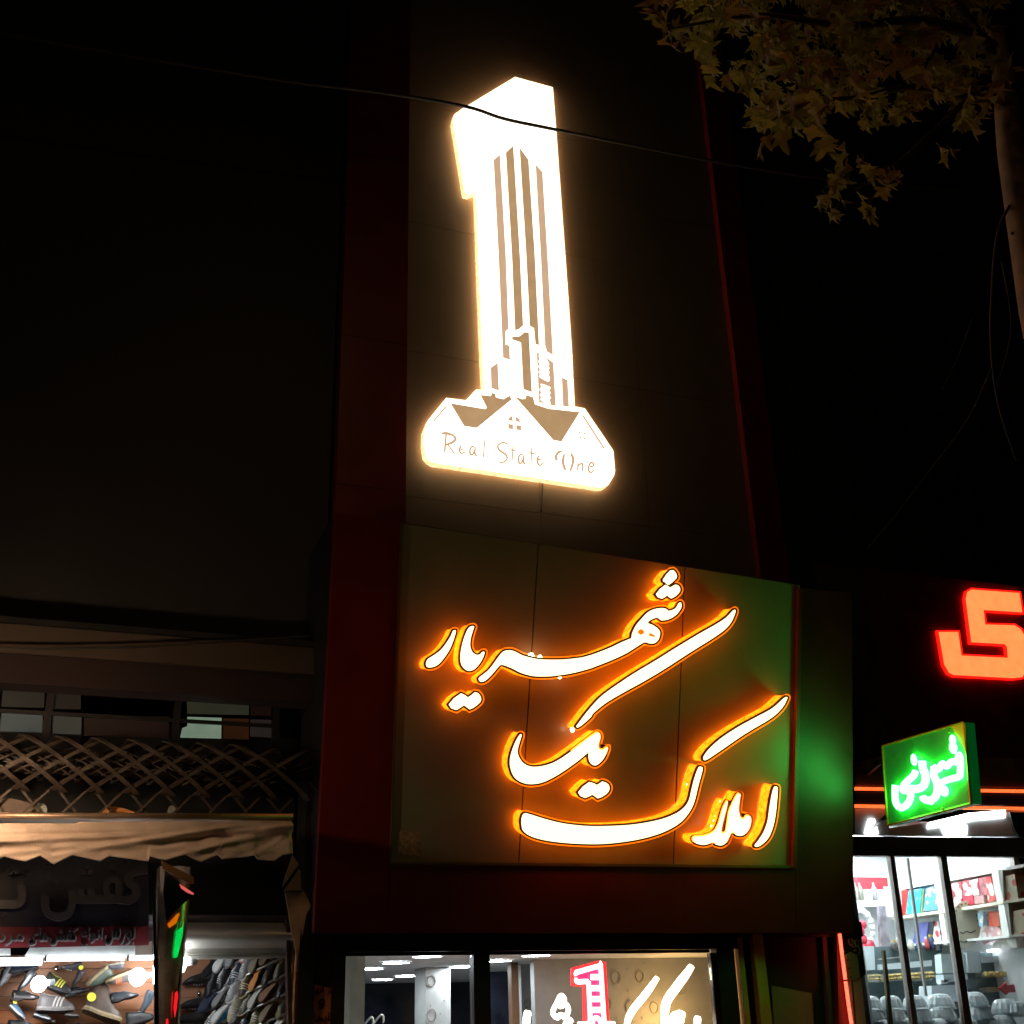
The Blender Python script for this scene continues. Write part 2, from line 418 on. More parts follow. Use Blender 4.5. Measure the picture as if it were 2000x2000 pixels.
letter(w1, Z3((690, 690), (660, 705), (630, 760), (600, 850), (580, 960), (585, 1040), (615, 1090), (660, 1112), (710, 1095), (760, 1040), (795, 975), (803, 935), (785, 935), (765, 955), (735, 962), (700, 945), (675, 905), (668, 850), (680, 780), (700, 715), (705, 695)))
letter(w1, Z3((770, 1215), (755, 1200), (755, 1180), (790, 1150), (840, 1110), (890, 1050), (940, 980), (985, 930), (1040, 918), (1090, 930), (1160, 965), (1230, 985), (1300, 1000), (1400, 1007), (1560, 1005), (1700, 990)) +
       Z4((-40, 935), (60, 905), (200, 850), (300, 802), (365, 775), (388, 762), (395, 720), (430, 650), (480, 590), (540, 530), (600, 503), (660, 495), (700, 505), (715, 520), (760, 510), (790, 490), (812, 452), (828, 447), (834, 480), (815, 520), (780, 560), (720, 595), (660, 605), (630, 585), (600, 583), (560, 600), (530, 628), (580, 650), (630, 690), (640, 730), (625, 780), (590, 810), (550, 812), (500, 803), (420, 850), (330, 905), (200, 965), (60, 1020)) +
       Z3((1800, 1090), (1650, 1130), (1500, 1155), (1380, 1165), (1260, 1160), (1150, 1130), (1060, 1085), (970, 1055), (930, 1080), (880, 1140), (830, 1190), (795, 1212)),
       holes=[smooth(Z4((440, 710), (470, 683), (500, 712), (468, 736)), 4), Z4((540, 745), (547, 715), (597, 742), (592, 756))])
letter(w1, Z4((670, 240), (735, 158), (772, 165), (793, 210), (775, 240), (720, 285), (690, 262)), sm=2)
letter(w1, Z4((608, 370), (690, 287), (730, 312), (780, 285), (812, 300), (822, 335), (800, 370), (745, 408), (708, 380), (660, 410)), sm=2)
letter(w1, Z3((470, 1430), (585, 1325), (650, 1365), (715, 1315), (755, 1335), (773, 1385), (740, 1430), (665, 1475), (612, 1435), (540, 1482)), sm=2)
w2 = thing('lit_word', 'middle glowing gold word, with the longest slanting stroke rising to the right', 'sign lettering', tuple(at(1150, 1470, FASC)), 'gold calligraphy words on the sign board')
letter(w2, Z4((1318, 515), (1300, 518), (1240, 580), (1150, 640), (1000, 725), (800, 845), (600, 970), (400, 1090), (200, 1225), (110, 1295)) + Z3((1840, 1425), (1760, 1520), (1700, 1600), (1675, 1635), (1690, 1645), (1740, 1610), (1810, 1545)) +
       Z4((40, 1440), (150, 1350), (300, 1260), (500, 1150), (700, 1030), (900, 900), (1100, 775), (1220, 690), (1280, 620), (1312, 550)))
letter(w2, Z5((190, 178), (178, 180), (150, 230), (125, 300), (118, 360), (135, 425), (170, 465), (230, 487), (310, 480), (390, 445), (470, 395), (550, 337), (600, 295), (615, 285), (613, 320), (625, 355), (655, 370), (690, 345), (715, 310), (732, 262), (720, 262), (700, 275), (680, 270), (672, 245), (685, 190), (672, 165), (640, 180), (560, 240), (480, 300), (400, 350), (320, 375), (250, 378), (200, 355), (170, 310), (165, 270), (180, 215)))
letter(w2, Z5((548, 540), (618, 475), (665, 495), (700, 472), (735, 490), (742, 520), (722, 550), (670, 577), (636, 553), (590, 575)), sm=2)
w3 = thing('lit_word', 'lowest glowing gold word, with the broad bowl along the bottom of the grey board', 'sign lettering', tuple(at(1300, 1600, FASC)), 'gold calligraphy words on the sign board')
letter(w3, [(1538, 1362), (1532, 1364), (1509, 1384), (1476, 1402), (1443, 1420), (1411, 1441), (1389, 1460), (1377, 1475), (1375, 1482), (1380, 1484), (1406, 1467), (1454, 1434), (1507, 1402), (1528, 1382), (1536, 1368)])
letter(w3, Z5((1322, 380), (1305, 385), (1280, 450), (1262, 520), (1245, 590), (1210, 640), (1150, 680), (1050, 715), (900, 742), (750, 752), (600, 752), (450, 735), (330, 705), (250, 680), (210, 672), (193, 700), (192, 745), (205, 785), (260, 820), (360, 845), (500, 860), (660, 865), (800, 855), (950, 830), (1080, 790), (1180, 735), (1240, 670), (1275, 600), (1300, 500), (1322, 420), (1328, 390)))
letter(w3, Z5((1480, 598), (1460, 640), (1445, 690), (1430, 740), (1400, 790), (1340, 815), (1280, 820), (1270, 835), (1285, 858), (1330, 870), (1370, 862), (1398, 850), (1415, 868), (1450, 872), (1480, 850), (1500, 810), (1518, 785), (1545, 810), (1585, 808), (1620, 770), (1633, 720), (1626, 690), (1604, 690), (1590, 710), (1570, 705), (1560, 680), (1555, 640), (1562, 580), (1565, 552), (1548, 555), (1520, 610), (1500, 660), (1490, 720), (1480, 780), (1462, 800), (1445, 790), (1450, 750), (1465, 690), (1478, 640), (1484, 605)))
letter(w3, Z5((1795, 505), (1780, 508), (1765, 560), (1750, 650), (1740, 720), (1715, 790), (1680, 845), (1660, 870), (1665, 882), (1700, 868), (1745, 820), (1775, 740), (1790, 650), (1798, 560), (1800, 515)))
leds(w3, Z5((1290, 380), (1250, 450), (1235, 530), (1222, 590), (1200, 640)), 9)
leds(w3, Z5((1440, 600), (1420, 660), (1405, 720), (1375, 780)), 7)
leds(w3, Z5((1525, 555), (1498, 610), (1487, 690)), 6)
leds(w3, Z5((1752, 510), (1735, 600), (1722, 680), (1712, 760), (1685, 820), (1640, 860)), 12)
leds(w2, Z4((-130, 1560), (-140, 1590)), 2, .02)
leds(w1, Z3((1240, 975), (1320, 985)), 2, .026)
leds(w1, Z3((1515, 1172), (1520, 1172)), 2, .016)

# ------------------------------------------------------------------ cables across the front
m_cable = mat('cable sheath', (.022, .017, .015), .6)
def cable(pxs, pl, r, label, m=m_cable):
    o = MB().tube([at(x, y, pl) for x, y in smooth(pxs, 6, closed=False)], r, 6).build('cable', m, smooth=True)
    return tag(o, label, 'cable', 'cables strung along the fronts')
cable([(-150, 40), (250, 108), (560, 158), (740, 180), (905, 207), (985, 232), (1085, 253), (1240, 285), (1450, 325), (1640, 352), (1900, 375)], PY(-.55), .019, 'thin dark cable passing in front of the top of the white numeral', mat('wall cable', (.05, .036, .028), .8))
cable([(-60, 1264), (100, 1267), (300, 1262), (480, 1250), (640, 1240)], PY(-.32), .010, 'dark cable sagging across the brown beam on the left')
cable([(1060, 938), (1059, 965), (1057, 1000)], PY(-.03), .007, 'short lead hanging below the lit numeral sign')
#cable([(1040, 1262), (1048, 1275), (1052, 1287)], FASC.up(.06), .004, 'thin lead running into the long stroke of the gold lettering')

# ================================================================== estate office shop window
of = thing('shop_window', 'wide dark framed office window glowing with neon under the tilted sign board', 'shop window', tuple(at(1000, 1950, PY(0))))
W0 = PY(0.0)
def ybox(mb, px0, px1, y, depth, mi=0):
    a, b = at(*px0, PY(y)), at(*px1, PY(y)); mb.box((a.x, y, a.z), (b.x, y+depth, b.z), mi); return mb
def quadbox(pts, y0, depth, name, m, parent=None):
    """front face = four photograph points on the plane Y=y0"""
    return MB().prism(p3(pts, PY(y0)), (0, depth, 0)).build(name, m, parent)
xa = at(660, 1900, W0).x; xb = at(1432, 1900, W0).x
zh = 2.205
MB().box((xa-.3, -.02, zh+.10), (XR-.01, .12, 2.44)).build('header', mat('header board', (.05, .02, .017), .45), of)
MB().box((xa-.06, -.06, zh), (xb+.04, .06, zh+.10)).build('head_frame', m_dkframe, of)
MB().box((xa-.06, -.05, .45), (xa+.05, .06, zh)).build('jamb', m_dkframe, of)
xm0, xm1 = at(921, 1900, W0).x, at(953, 1900, W0).x
MB().box((xm0, -.055, .45), (xm1, .05, zh)).build('mullion', mat('mullion paint', (.04, .022, .02), .45), of)
xr0 = at(1398, 1900, W0).x
MB().box((xr0, -.05, .45), (xb, .06, zh)).build('jamb', m_dkframe, of)
MB().box((xr0-.05, -.02, .45), (xr0-.003, .04, zh-.033)).build('inner_bead', m_dkframe, of)
MB().box((xa+.05, -.02, zh-.03), (xm0-.003, .03, zh-.003)).build('inner_bead', m_dkframe, of)
MB().box((xm1+.003, -.02, zh-.03), (xr0-.055, .03, zh-.003)).build('inner_bead', m_dkframe, of)
MB().box((xa-.06, -.08, .1), (xb+.04, .12, .45)).build('sill_panel', m_dkframe, of)
for x0, x1 in ((xa+.053, xm0-.003), (xm1+.003, xr0-.055)):
    MB().box((x0, -.004, .455), (x1, .004, zh-.032)).build('pane', m_glass, of)
# beige door posts right of the window
dr = thing('door_frame', 'pair of narrow cream posts framing a dark door right of the neon window', 'door frame', tuple(at(1480, 1950, W0)))
m_cream = mat('cream painted steel', (.7, .34, .08), .5)
quadbox([(1440, 1832), (1449, 1830), (1470, 2030), (1459, 2030)], -.03, .08, 'post', m_cream, dr)
quadbox([(1470, 1822), (1489, 1822), (1512, 2030), (1491, 2030)], -.03, .08, 'post', m_cream, dr)
MB().box((xb+.05, .06, 0), (XR, .1, zh+.25)).build('door_panel', mat('dark wood door', (.03, .014, .01), .5), dr)
quadbox([(1606, 1826), (1614, 1826), (1632, 2030), (1622, 2030)], 0, .05, 'edge_strip', mat('dull edge strip', (.2, .1, .09), .5), dr)
tag(MB().prism(p3([(1506, 1925), (1584, 1940), (1590, 2030), (1512, 2030)], PY(.02)), (0, -.012, 0)).build('wall_poster', mat('brown poster', (.35, .17, .12), .7)),
    'plain brown board fixed beside the cream door posts', 'poster')
# left hand notice
nb = thing('wall_notice', 'rust red notice with black lettering beside the left end of the office window', 'notice', tuple(at(625, 1960, PY(-.06))))
quadbox([(591, 1914), (660, 1936), (660, 2030), (590, 2030)], -.045, .012, 'notice_board', mat('rust paper', (.6, .15, .08), .75, var=.2), nb)
FONT_M = mat('black lettering', (.012, .008, .008), .5)
def text_mesh(name, s, x0, x1, zc, y, depth, m, parent=None, plane='Y', hgt=None):
    """lettering fitted between two X positions on a plane facing the street"""
    cu = bpy.data.curves.new('lettering', 'FONT'); cu.body = s; cu.size = 1; cu.extrude = .5
    t = bpy.data.objects.new('lettering', cu); COL.objects.link(t)
    dg = bpy.context.evaluated_depsgraph_get(); me = bpy.data.meshes.new_from_object(t.evaluated_get(dg))
    bpy.data.objects.remove(t); bpy.data.curves.remove(cu)
    xs = [v.co.x for v in me.vertices]; ys = [v.co.y for v in me.vertices]
    k = (x1-x0)/(max(xs)-min(xs)); cy = (max(ys)+min(ys))/2; kz = hgt/(max(ys)-min(ys)) if hgt else k
    for v in me.vertices:
        v.co = Vector((x0+(v.co.x-min(xs))*k, y-v.co.z*depth, zc+(v.co.y-cy)*kz))
    me.materials.clear()
    return link(name, me, m, parent)
for s, xa_, xb_, yy in (('\ufead\ufe8d\ufeee\ufee7\ufe8d \ufeae\ufe91', 603, 650, 1935), ('\ufeed', 622, 634, 1961), ('\ufeea\ufee7\ufe8e\ufea8\ufbfe\ufe8e\ufb7c', 598, 656, 1990)):
    a, b = at(xa_, yy, PY(-.05)), at(xb_, yy, PY(-.05))
    text_mesh('lettering', s, a.x, b.x, a.z, -.05, .008, FONT_M, nb)

# ---- the room behind the window
rm = thing('office_interior', 'bright office room seen through the neon window', 'room', (4.2, 2.5, 0))
m_white = mat('white plaster', (.62, .64, .66), .7)
m_navy = mat('dark glass partition', (.012, .016, .03), .12, spec=.8, var=.4, scale=3)
ZC = 2.215
MB().box((XL+.1, .07, ZC), (XR-.2, 8.2, ZC+.08)).build('ceiling', m_white, rm)
MB().box((XL+.1, 7.9, 0), (XR-.2, 8.1, ZC)).build('back_wall', m_navy, rm)
MB().box((XL+.05, .2, 0), (XL+.1, 7.89, ZC)).build('side_wall', mat('grey wall', (.3, .31, .32), .7), rm)
MB().box((XR-.2, .2, 0), (XR-.15, 7.89, ZC)).build('side_wall', MATS['grey wall'], rm)
MB().box((XL+.1, .2, -.0), (XR-.2, 7.89, .01)).build('floor', mat('office floor', (.25, .22, .2), .3), rm)
m_pil = mat('pale column', (.40, .41, .40), .5, var=.15, scale=5)
def pillar(px0, px1, y, d, m, name='column'):
    a, b = at(px0, 1960, PY(y)), at(px1, 1960, PY(y))
    return MB().box((a.x, y, 0), (b.x, y+d, ZC-.002)).build(name, m, rm)
pillar(683, 712, .5, .3, mat('cream column', (.8, .8, .66), .5))
pillar(831, 880, 3.0, .4, m_pil)
pillar(1019, 1041, 2.6, .3, m_pil)
pillar(1000, 1014, 2.2, .1, mat('brown wood strip', (.16, .08, .04), .4))
pillar(955, 998, 4.4, .2, mat('blue picture panel', (.05, .06, .10), .3, var=.6, scale=3))
# wallpapered wall on the right with ring ornaments
y_w = 1.6
a, b = at(1045, 1960, PY(y_w)), at(1440, 1960, PY(y_w))
MB().box((a.x, y_w, 0), (b.x, y_w+.1, ZC-.002)).build('feature_wall', mat('beige wallpaper', (.22, .22, .22), .55, var=.12, scale=6), rm)
m_ring = mat('ring ornament', (.22, .19, .16), .5)
def ring(px, py, rx, y):
    c = at(px, py, PY(y)); r = rx*.0056
    MB().tube([(c.x+r*math.cos(q*.3927), y, c.z+r*1.2*math.sin(q*.3927)) for q in range(16)], .006, 5, closed=True).build('ring_ornament', m_ring, rm)
for px, py, rr in ((1203, 1909, 9), (1250, 1907, 8), (1232, 1967, 9), (1278, 1968, 8), (1150, 1960, 8), (1186, 1960, 8), (1150, 1905, 8), (1330, 1930, 9), (1165, 1995, 8), (1300, 1995, 9)): ring(px, py, rr, y_w-.01)
for px, py, rr in ((843, 1983, 9), (843, 1916, 8), ): ring(px, py, rr, 2.99)
for px, py, rr in ((1030, 1960, 6),): ring(px, py, rr, 2.59)
for px, py in ((841, 1964), (868, 1954), (860, 1980), (1176, 1890), (1226, 1893), (1259, 1880), (1199, 1925), (1226, 1935), (1180, 1940), (1255, 1988), (1205, 1988), (1330, 1900)):
    yy = 2.985 if px < 900 else y_w-.012
    c = at(px, py, PY(yy)); MB().ball(c, .011, seg=6, rings=4, sc=(.6, .3, 1.2)).build('ornament_dot', m_ring, rm)
# downlights
e_down = mat('downlight disc', (.9, .9, .95), .5, em=(.90, .95, 1), es=75, var=0)
ws = ['leftmost of the row nearest the cream column', 'third from the left in the front row', 'largest and highest, in the middle of the left pane', 'leftmost of the back row', 'second of the back row', 'third of the back row', 'beside the dark middle post', 'first one in the right hand pane', 'highest one in the right hand pane']
for (px, py), s in zip(((724, 1893), (773, 1881), (834, 1868.5), (747, 1914), (793, 1907), (841, 1900), (901, 1889), (973, 1877), (1047, 1866.5)), ws):
    c = at(px, py, PZ(ZC-.012))
    o = thing('downlight', 'round white ceiling downlight, '+s, 'ceiling light', tuple(c), 'ceiling downlights in the office')
    MB().lathe([(.0, 0), (.13, 0), (.134, .004)], c, seg=24).build('lens', e_down, o)
    MB().lathe([(.135, -.003), (.15, -.002), (.152, .011)], c, seg=24).build('bezel', m_white, o)
# small bright fittings behind the glass
for i, (px, py) in enumerate(((718, 1992), (738, 1987))):
    c = at(px, py, PY(1.2))
    q = smooth([(c.x-.07, 1.2, c.z-.10), (c.x-.02, 1.2, c.z-.03), (c.x+.03, 1.2, c.z+.02), (c.x+.05, 1.2, c.z+.0), (c.x+.05, 1.2, c.z-.05)], 4, closed=False)
    tag(MB().tube(q, .010, 6).build('chrome_arm', m_alu, smooth=True), ['small curved chrome arm left of the grey column, lower', 'small curved chrome arm left of the grey column, higher'][i], 'lamp arm')

# ---- neon signs hanging in the window
YN = .22
def neon(name, pxs, r, m, parent, y=YN, closed=False, sm=5):
    q = smooth(pxs, sm, closed=closed) if sm else pxs
    pts = [at(x, yy, PY(y)) for x, yy in q]
    return MB().tube(pts, [r*x for x in taper(len(pts))] if not closed else r, 8, closed=closed).build(name, m, parent, smooth=True)
def taper(n): return [.72+.28*min(1, 4*min(i, n-1-i)/n) for i in range(n)]
e_nw = mat('white neon tube', (1, .95, .85), .4, em=(1, .82, .56), es=13, var=0)
e_nr = mat('red neon tube', (1, .5, .5), .4, em=(1, .62, .60), es=3.2, var=0)
e_pink = mat('pink acrylic', (.6, .05, .2), .4, em=(.85, .015, .12), es=.75, var=.1)
e_redglow = mat('painted red glow', (.6, .02, .02), .4, em=(1, .012, .018), es=2.2, var=.0)  # glow of the red tubes, painted as emission
N1 = zf(1000, 1870, .1035); N2 = zf(1200, 1870, .1035)
nr = thing('red_neon_sign', 'red neon numeral one with pink rungs hanging in the office window', 'neon sign', tuple(at(1160, 1950, PY(YN))))
neon('tube', N1((1205, 350), (1200, 290), (1240, 275), (1640, 165), (1675, 190), (1740, 1190), (1780, 1240), (1940, 1245)), .021, e_nr, nr)
neon('tube', N1((1205, 385), (1212, 445), (1260, 462), (1425, 452), (1445, 480), (1460, 800), (1475, 1170), (1440, 1240), (1245, 1250)), .021, e_nr, nr)
for y, dx in ((370, 0), (580, 12), (785, 24), (990, 36)):
    for k in (-28, 28): neon('rung_tube', N1((1490+dx, y+k), (1640+dx, y+k)), .017, e_nr, nr, sm=0)
neon('tube', N1((1540, 1270), (1530, 1190), (1590, 1135), (1655, 1190), (1660, 1270)), .02, e_nr, nr)
MB().prism(p3(N1((1235, 330), (1640, 215), (1655, 300), (1720, 1256), (1490, 1256), (1455, 430), (1245, 420)), PY(YN+.02)), (0, .006, 0)).build('acrylic_panel', e_pink, nr)
MB().prism(p3(offset(N1((1150, 330), (1160, 240), (1640, 110), (1725, 130), (1800, 1400), (1390, 1400), (1375, 500), (1160, 490)), 5), PY(YN+.05)), (0, .006, 0)).build('red_glow_plate', e_redglow, nr)  # enlarged emissive plate imitating the glow round the red tubes
nwx = [('tall slanting white neon stroke left of the brightest one', [(805, 385), (720, 510), (620, 650), (500, 800), (400, 920), (310, 1050), (255, 1180), (230, 1330)], .031),
       ('brightest tall slanting white neon stroke at the right of the window', [(1455, 165), (1360, 310), (1250, 450), (1150, 590), (1050, 720), (975, 870), (950, 1050), (940, 1330)], .04),
       ('short thick white neon stroke under the brightest slanting one', [(1265, 1020), (1230, 1120), (1130, 1230), (1090, 1330)], .045),
       ('stubby white neon stroke furthest right in the window', [(1570, 1110), (1565, 1200), (1560, 1330)], .032)]
for l, pts, r in nwx:
    o = neon('neon_stroke', N2(*pts), r, e_nw, None); tag(o, l, 'neon tube', 'white neon handwriting in the office window')
o = neon('neon_stroke', N1((305, 1010), (280, 1130), (262, 1330)), .034, e_nw, None); tag(o, 'upright white neon stroke in front of the pale column', 'neon tube', 'white neon handwriting in the office window')
o = neon('neon_stroke', N1((1125, 1170), (1070, 1215), (990, 1290)), .03, e_nw, None); tag(o, 'short white neon stroke at the foot of the red numeral', 'neon tube', 'white neon handwriting in the office window')
nf = thing('neon_stroke', 'three lobed white neon outline left of the red numeral', 'neon tube', tuple(at(1095, 1965, PY(YN))), 'white neon handwriting in the office window')
neon('tube', N1((920, 725), (850, 850), (770, 1040), (855, 1135), (920, 1085), (1000, 1125), (1065, 1010), (1040, 910), (985, 860), (985, 780)), .021, e_nw, nf, closed=True)
neon('tube', N1((850, 880), (920, 925), (990, 885)), .018, e_nw, nf)
# amber globe added behind the strokes to warm the wall
o = MB().ball(at(1322, 1990, PY(1.25)), .07, seg=12, rings=8).build('amber_fill_globe', mat('amber fill light', (1, .7, .3), .4, em=(1, .55, .16), es=130, var=0), smooth=True)
tag(o, 'small added amber globe lighting the wall behind the right hand neon strokes', 'lamp')

# ================================================================== left: shoe shop
LB = thing('shoe_shop_building', 'dark shop building on the left with a brown beam over its shuttered front', 'building', (-2, .5, 0))
zb1, zb0 = at(0, 1272, PY(-.2)).z, at(0, 1330, PY(-.2)).z
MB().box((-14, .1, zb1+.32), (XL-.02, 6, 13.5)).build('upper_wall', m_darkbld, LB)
bt = p3([(-60, 1212), (0, 1217), (200, 1230), (420, 1246), (640, 1258)], PY(-.2))
m_beam = mat('tan plaster band', (.06, .039, .024), .8, var=.2, scale=2)
mb = MB(); x0b, x1b = -14, XL-.03
mb.box((x0b, -.2, zb1), (x1b, .09, at(0, 1217, PY(-.2)).z)); mb.build('upper_band', m_beam, LB)
MB().box((x0b, -.16, zb0), (x1b, .09, zb1-.004)).build('lower_band', mat('maroon plaster band', (.016, .005, .004), .8, var=.2, scale=2), LB)
MB().box((x0b, -.235, at(0, 1217, PY(-.2)).z+.003), (x1b, .09, at(0, 1217, PY(-.2)).z+.05)).build('flashing', m_black, LB)
MB().box((x0b, 1.05, 0), (x1b, 1.12, zb0)).build('back_wall', m_black, LB)
mb = MB().box((x1b-.12, -.1, 0), (x1b, .3, zb0)); mb.build('pier', m_black, LB)
# transom lights above the rolled grille
tr = thing('transom_window', 'row of small dim panes between the brown beam and the rolled grille', 'window', tuple(at(250, 1390, PY(.2))))
def dim(c, k=1.0): return mat('dim pane %d %d %d' % c, (.02, .02, .02), .4, em=tuple((x/255)**2.2 for x in c), es=k, var=.3, scale=2.5)
for (q, c) in ((((8, 1328), (88, 1331), (86, 1382), (2, 1380)), (30, 29, 26)), (((103, 1332), (158, 1334), (158, 1385), (103, 1384)), (24, 22, 20)),
               (((3, 1389), (84, 1391), (82, 1430), (0, 1428)), (62, 66, 62)), (((103, 1393), (160, 1395), (158, 1434), (103, 1432)), (50, 50, 45)),
               (((164, 1396), (330, 1400), (330, 1440), (164, 1436)), (22, 6, 4)),
               (((364, 1343), (486, 1347), (486, 1396), (366, 1394)), (40, 42, 33)), (((488, 1348), (530, 1350), (530, 1398), (490, 1397)), (20, 10, 8)),
               (((366, 1400), (433, 1402), (432, 1442), (352, 1440), (356, 1422), (366, 1418)), (112, 130, 112)), (((436, 1403), (486, 1404), (486, 1444), (436, 1442)), (40, 22, 10)),
               (((489, 1405), (530, 1406), (530, 1440), (489, 1438)), (34, 30, 28))):
    quadbox(q, .2, .012, 'pane', dim(c), tr)
m_iron = mat('black iron', (.02, .018, .018), .5, .4)
for y in (1386, 1326):
    a, b = at(-80, y-2, PY(.19)), at(545, y+12, PY(.19)); MB().box((a.x, .17, a.z-.015), (b.x, .215, a.z+.015)).build('glazing_bar', m_iron, tr)
for x in (95, 346, 540):
    a = at(x, 1390, PY(.19)); MB().box((a.x-.03, .165, a.z-.28), (a.x+.03, .22, a.z+.3)).build('glazing_bar', m_iron, tr)

# rolled expanding grille
ro = thing('rolled_grille', 'rolled up brown diamond lattice security grille above the awning', 'security grille', tuple(at(280, 1480, PY(-.35))))
m_lat = mat('rusty lattice steel', (.075, .057, .046), .5, .4, var=.35, scale=9)
yc = -.42; cz = at(20, 1481, PY(yc-.16)).z; rad = .20
xs0, xs1 = -2.6, at(600, 1500, PY(-.4)).x
stepx = .262
def bar_mesh(nm, sgn, r, a0, a1, dx, wd, th=.005, n=18):
    b = MB(); vs = []; n2 = []
    for i in range(n+1):
        t = a0+(a1-a0)*i/n
        x = sgn*dx*.5*(math.sin(t) if t < math.pi/2 else 2-math.sin(t))
        for (rr, k) in ((r-th, -1), (r-th, 1), (r+th, 1), (r+th, -1)):
            vs.append((x+k*wd/2, -rr*math.cos(t), rr*math.sin(t)))
    fs = []
    for i in range(n):
        for k in range(4): fs.append((i*4+k, i*4+(k+1) % 4, (i+1)*4+(k+1) % 4, (i+1)*4+k))
    fs += [(3, 2, 1, 0), (n*4, n*4+1, n*4+2, n*4+3)]
    b.add(vs, fs); return b
protos = []
for sgn, r, dx in ((1, rad, .62), (-1, rad+.012, .62), (1, rad-.07, .5), (-1, rad-.076, .5), (1, rad-.12, .36), (-1, rad-.125, .36)):
    protos.append((sgn, bar_mesh('b', sgn, r, R(-80), R(165), dx, .05 if r > .17 else .022)))
nb_ = int((xs1-xs0)/stepx)
for ip, (sgn, b) in enumerate(protos):
    first = None
    for i in range(nb_+2):
        loc = Vector((xs0+i*stepx+(.05*ip if ip > 1 else 0), yc, cz)) - ro.location
        if loc.x+ro.location.x+.4 > xs1+.3: continue
        if first is None:
            first = b.build('lattice_bar', m_lat, ro, loc=loc)
        else:
            c = copy_obj(first, ro); c.location = loc
MB().tube([(xs0, yc, cz), (xs1, yc, cz)], .07, 10).build('roller_drum', m_black, ro, smooth=True)
# loose hanging edge of the lattice below the roll
zl0, zl1 = at(100, 1592, PY(-.40)).z, at(100, 1552, PY(-.40)).z
for sgn in (1, -1):
    first = None
    for i in range(int((xs1-xs0)/stepx)):
        loc = Vector((xs0+i*stepx+.1, -.40-.012*sgn, (zl0+zl1)/2)) - ro.location
        if first is None:
            b = MB(); h = zl1-zl0+.06; dx = .19*sgn
            b.prism([(-dx/2-.012, 0, -h/2), (-dx/2+.012, 0, -h/2), (dx/2+.012, 0, h/2), (dx/2-.012, 0, h/2)], (0, -.008, 0))
            first = b.build('lattice_bar', m_lat, ro, loc=loc)
        else:
            c = copy_obj(first, ro); c.location = loc
# bundled goods hanging behind the loose lattice
for (q, c, l) in ((((0, 1560), (35, 1562), (70, 1575), (80, 1592), (0, 1592)), (.16, .12, .1), 'grey brown bundle at the far left behind the loose lattice'),
                  (((72, 1572), (86, 1570), (92, 1580), (88, 1592), (70, 1592)), (.35, .38, .34), 'small pale bundle behind the loose lattice'),
                  (((200, 1582), (212, 1575), (240, 1578), (262, 1586), (262, 1592), (200, 1592)), (.5, .2, .06), 'orange bundle behind the loose lattice'),
                  (((330, 1575), (340, 1574), (346, 1582), (340, 1592), (328, 1592)), (.2, .2, .19), 'little grey bundle behind the loose lattice')):
    tag(quadbox(smooth(q, 2), -.34, .05, 'bundle', mat('bundle '+l[:8], c, .8)), l, 'bundle', 'bundles behind the grille')

# awning
aw = thing('awning', 'tan canvas awning valance with a torn zigzag hem over the shoe shop', 'awning', tuple(at(280, 1640, PY(-1.2))))
YA = -1.2
m_canvas = mat('tan canvas', (.66, .50, .40), .85, var=.12, scale=4, bump=.15, bscale=60)
p, q = at(-120, 1593, PY(YA)), at(572, 1595, PY(YA))
MB().tube([(p.x, YA, p.z), (q.x, YA, q.z)], .022, 8).build('rail', mat('brown rail', (.32, .22, .15), .4, .5), aw, smooth=True)
hem = [(-90, 1686), (-40, 1672), (0, 1680), (8, 1675), (50, 1684), (78, 1672), (104, 1690), (141, 1672), (195, 1683), (213, 1673), (288, 1684), (291, 1674), (323, 1682), (360, 1672), (391, 1685), (424, 1671), (432, 1680), (495, 1672), (501, 1680), (534, 1683), (549, 1672), (569, 1669)]
top = lambda x: 1605+ (3 if x < 150 else 0) - max(0, (x-150))*.006
def hem_y(x):
    for a, b in zip(hem, hem[1:]):
        if a[0] <= x <= b[0]: return a[1]+(b[1]-a[1])*(x-a[0])/(b[0]-a[0])
    return hem[-1][1]
xs = sorted(set([h[0] for h in hem]+list(range(-88, 570, 9))))
b = MB(); vs = []; nr_ = 26
CREASE = [(100, 1642, -.05, .035, 5), (130, 1660, -.16, -.03, 6), (240, 1650, -.17, .04, 5), (330, 1638, -.10, .035, 5), (300, 1655, -.21, -.03, 7), (420, 1655, -.24, .045, 6), (460, 1640, -.30, .035, 5), (500, 1660, -.42, -.035, 7), (530, 1650, -.62, .04, 6), (390, 1622, -.06, .03, 5), (180, 1622, -.02, .025, 4), (30, 1650, .03, .03, 7), (60, 1625, .02, -.02, 6)]
for x in xs:
    y0, y1 = top(x), hem_y(x)
    for j in range(nr_+1):
        t = j/nr_; yy = y0+(y1-y0)*t
        wv = 0
        for (cx, cy, sl, am, wd) in CREASE:
            d_ = (yy-cy)-sl*(x-cx); wv += .62*am*math.exp(-(d_/wd)**2)*(1 if am > 0 else 1)
        wv += .010*math.sin(x*.021+yy*.02)+.004*math.sin(x*.09-yy*.11)
        pt = at(x, yy, PY(YA)); vs.append((pt.x, YA-wv*(.35+.65*math.sin(math.pi*min(1, t+.15)))-.05*t, pt.z))
fs = []
for i in range(len(xs)-1):
    for j in range(nr_):
        a = i*(nr_+1)+j; fs.append((a, a+1, a+nr_+2, a+nr_+1))
b.add(vs, fs); o = b.build('valance', m_canvas, aw, smooth=True)
sm_ = o.modifiers.new('thick', 'SOLIDIFY'); sm_.thickness = .006
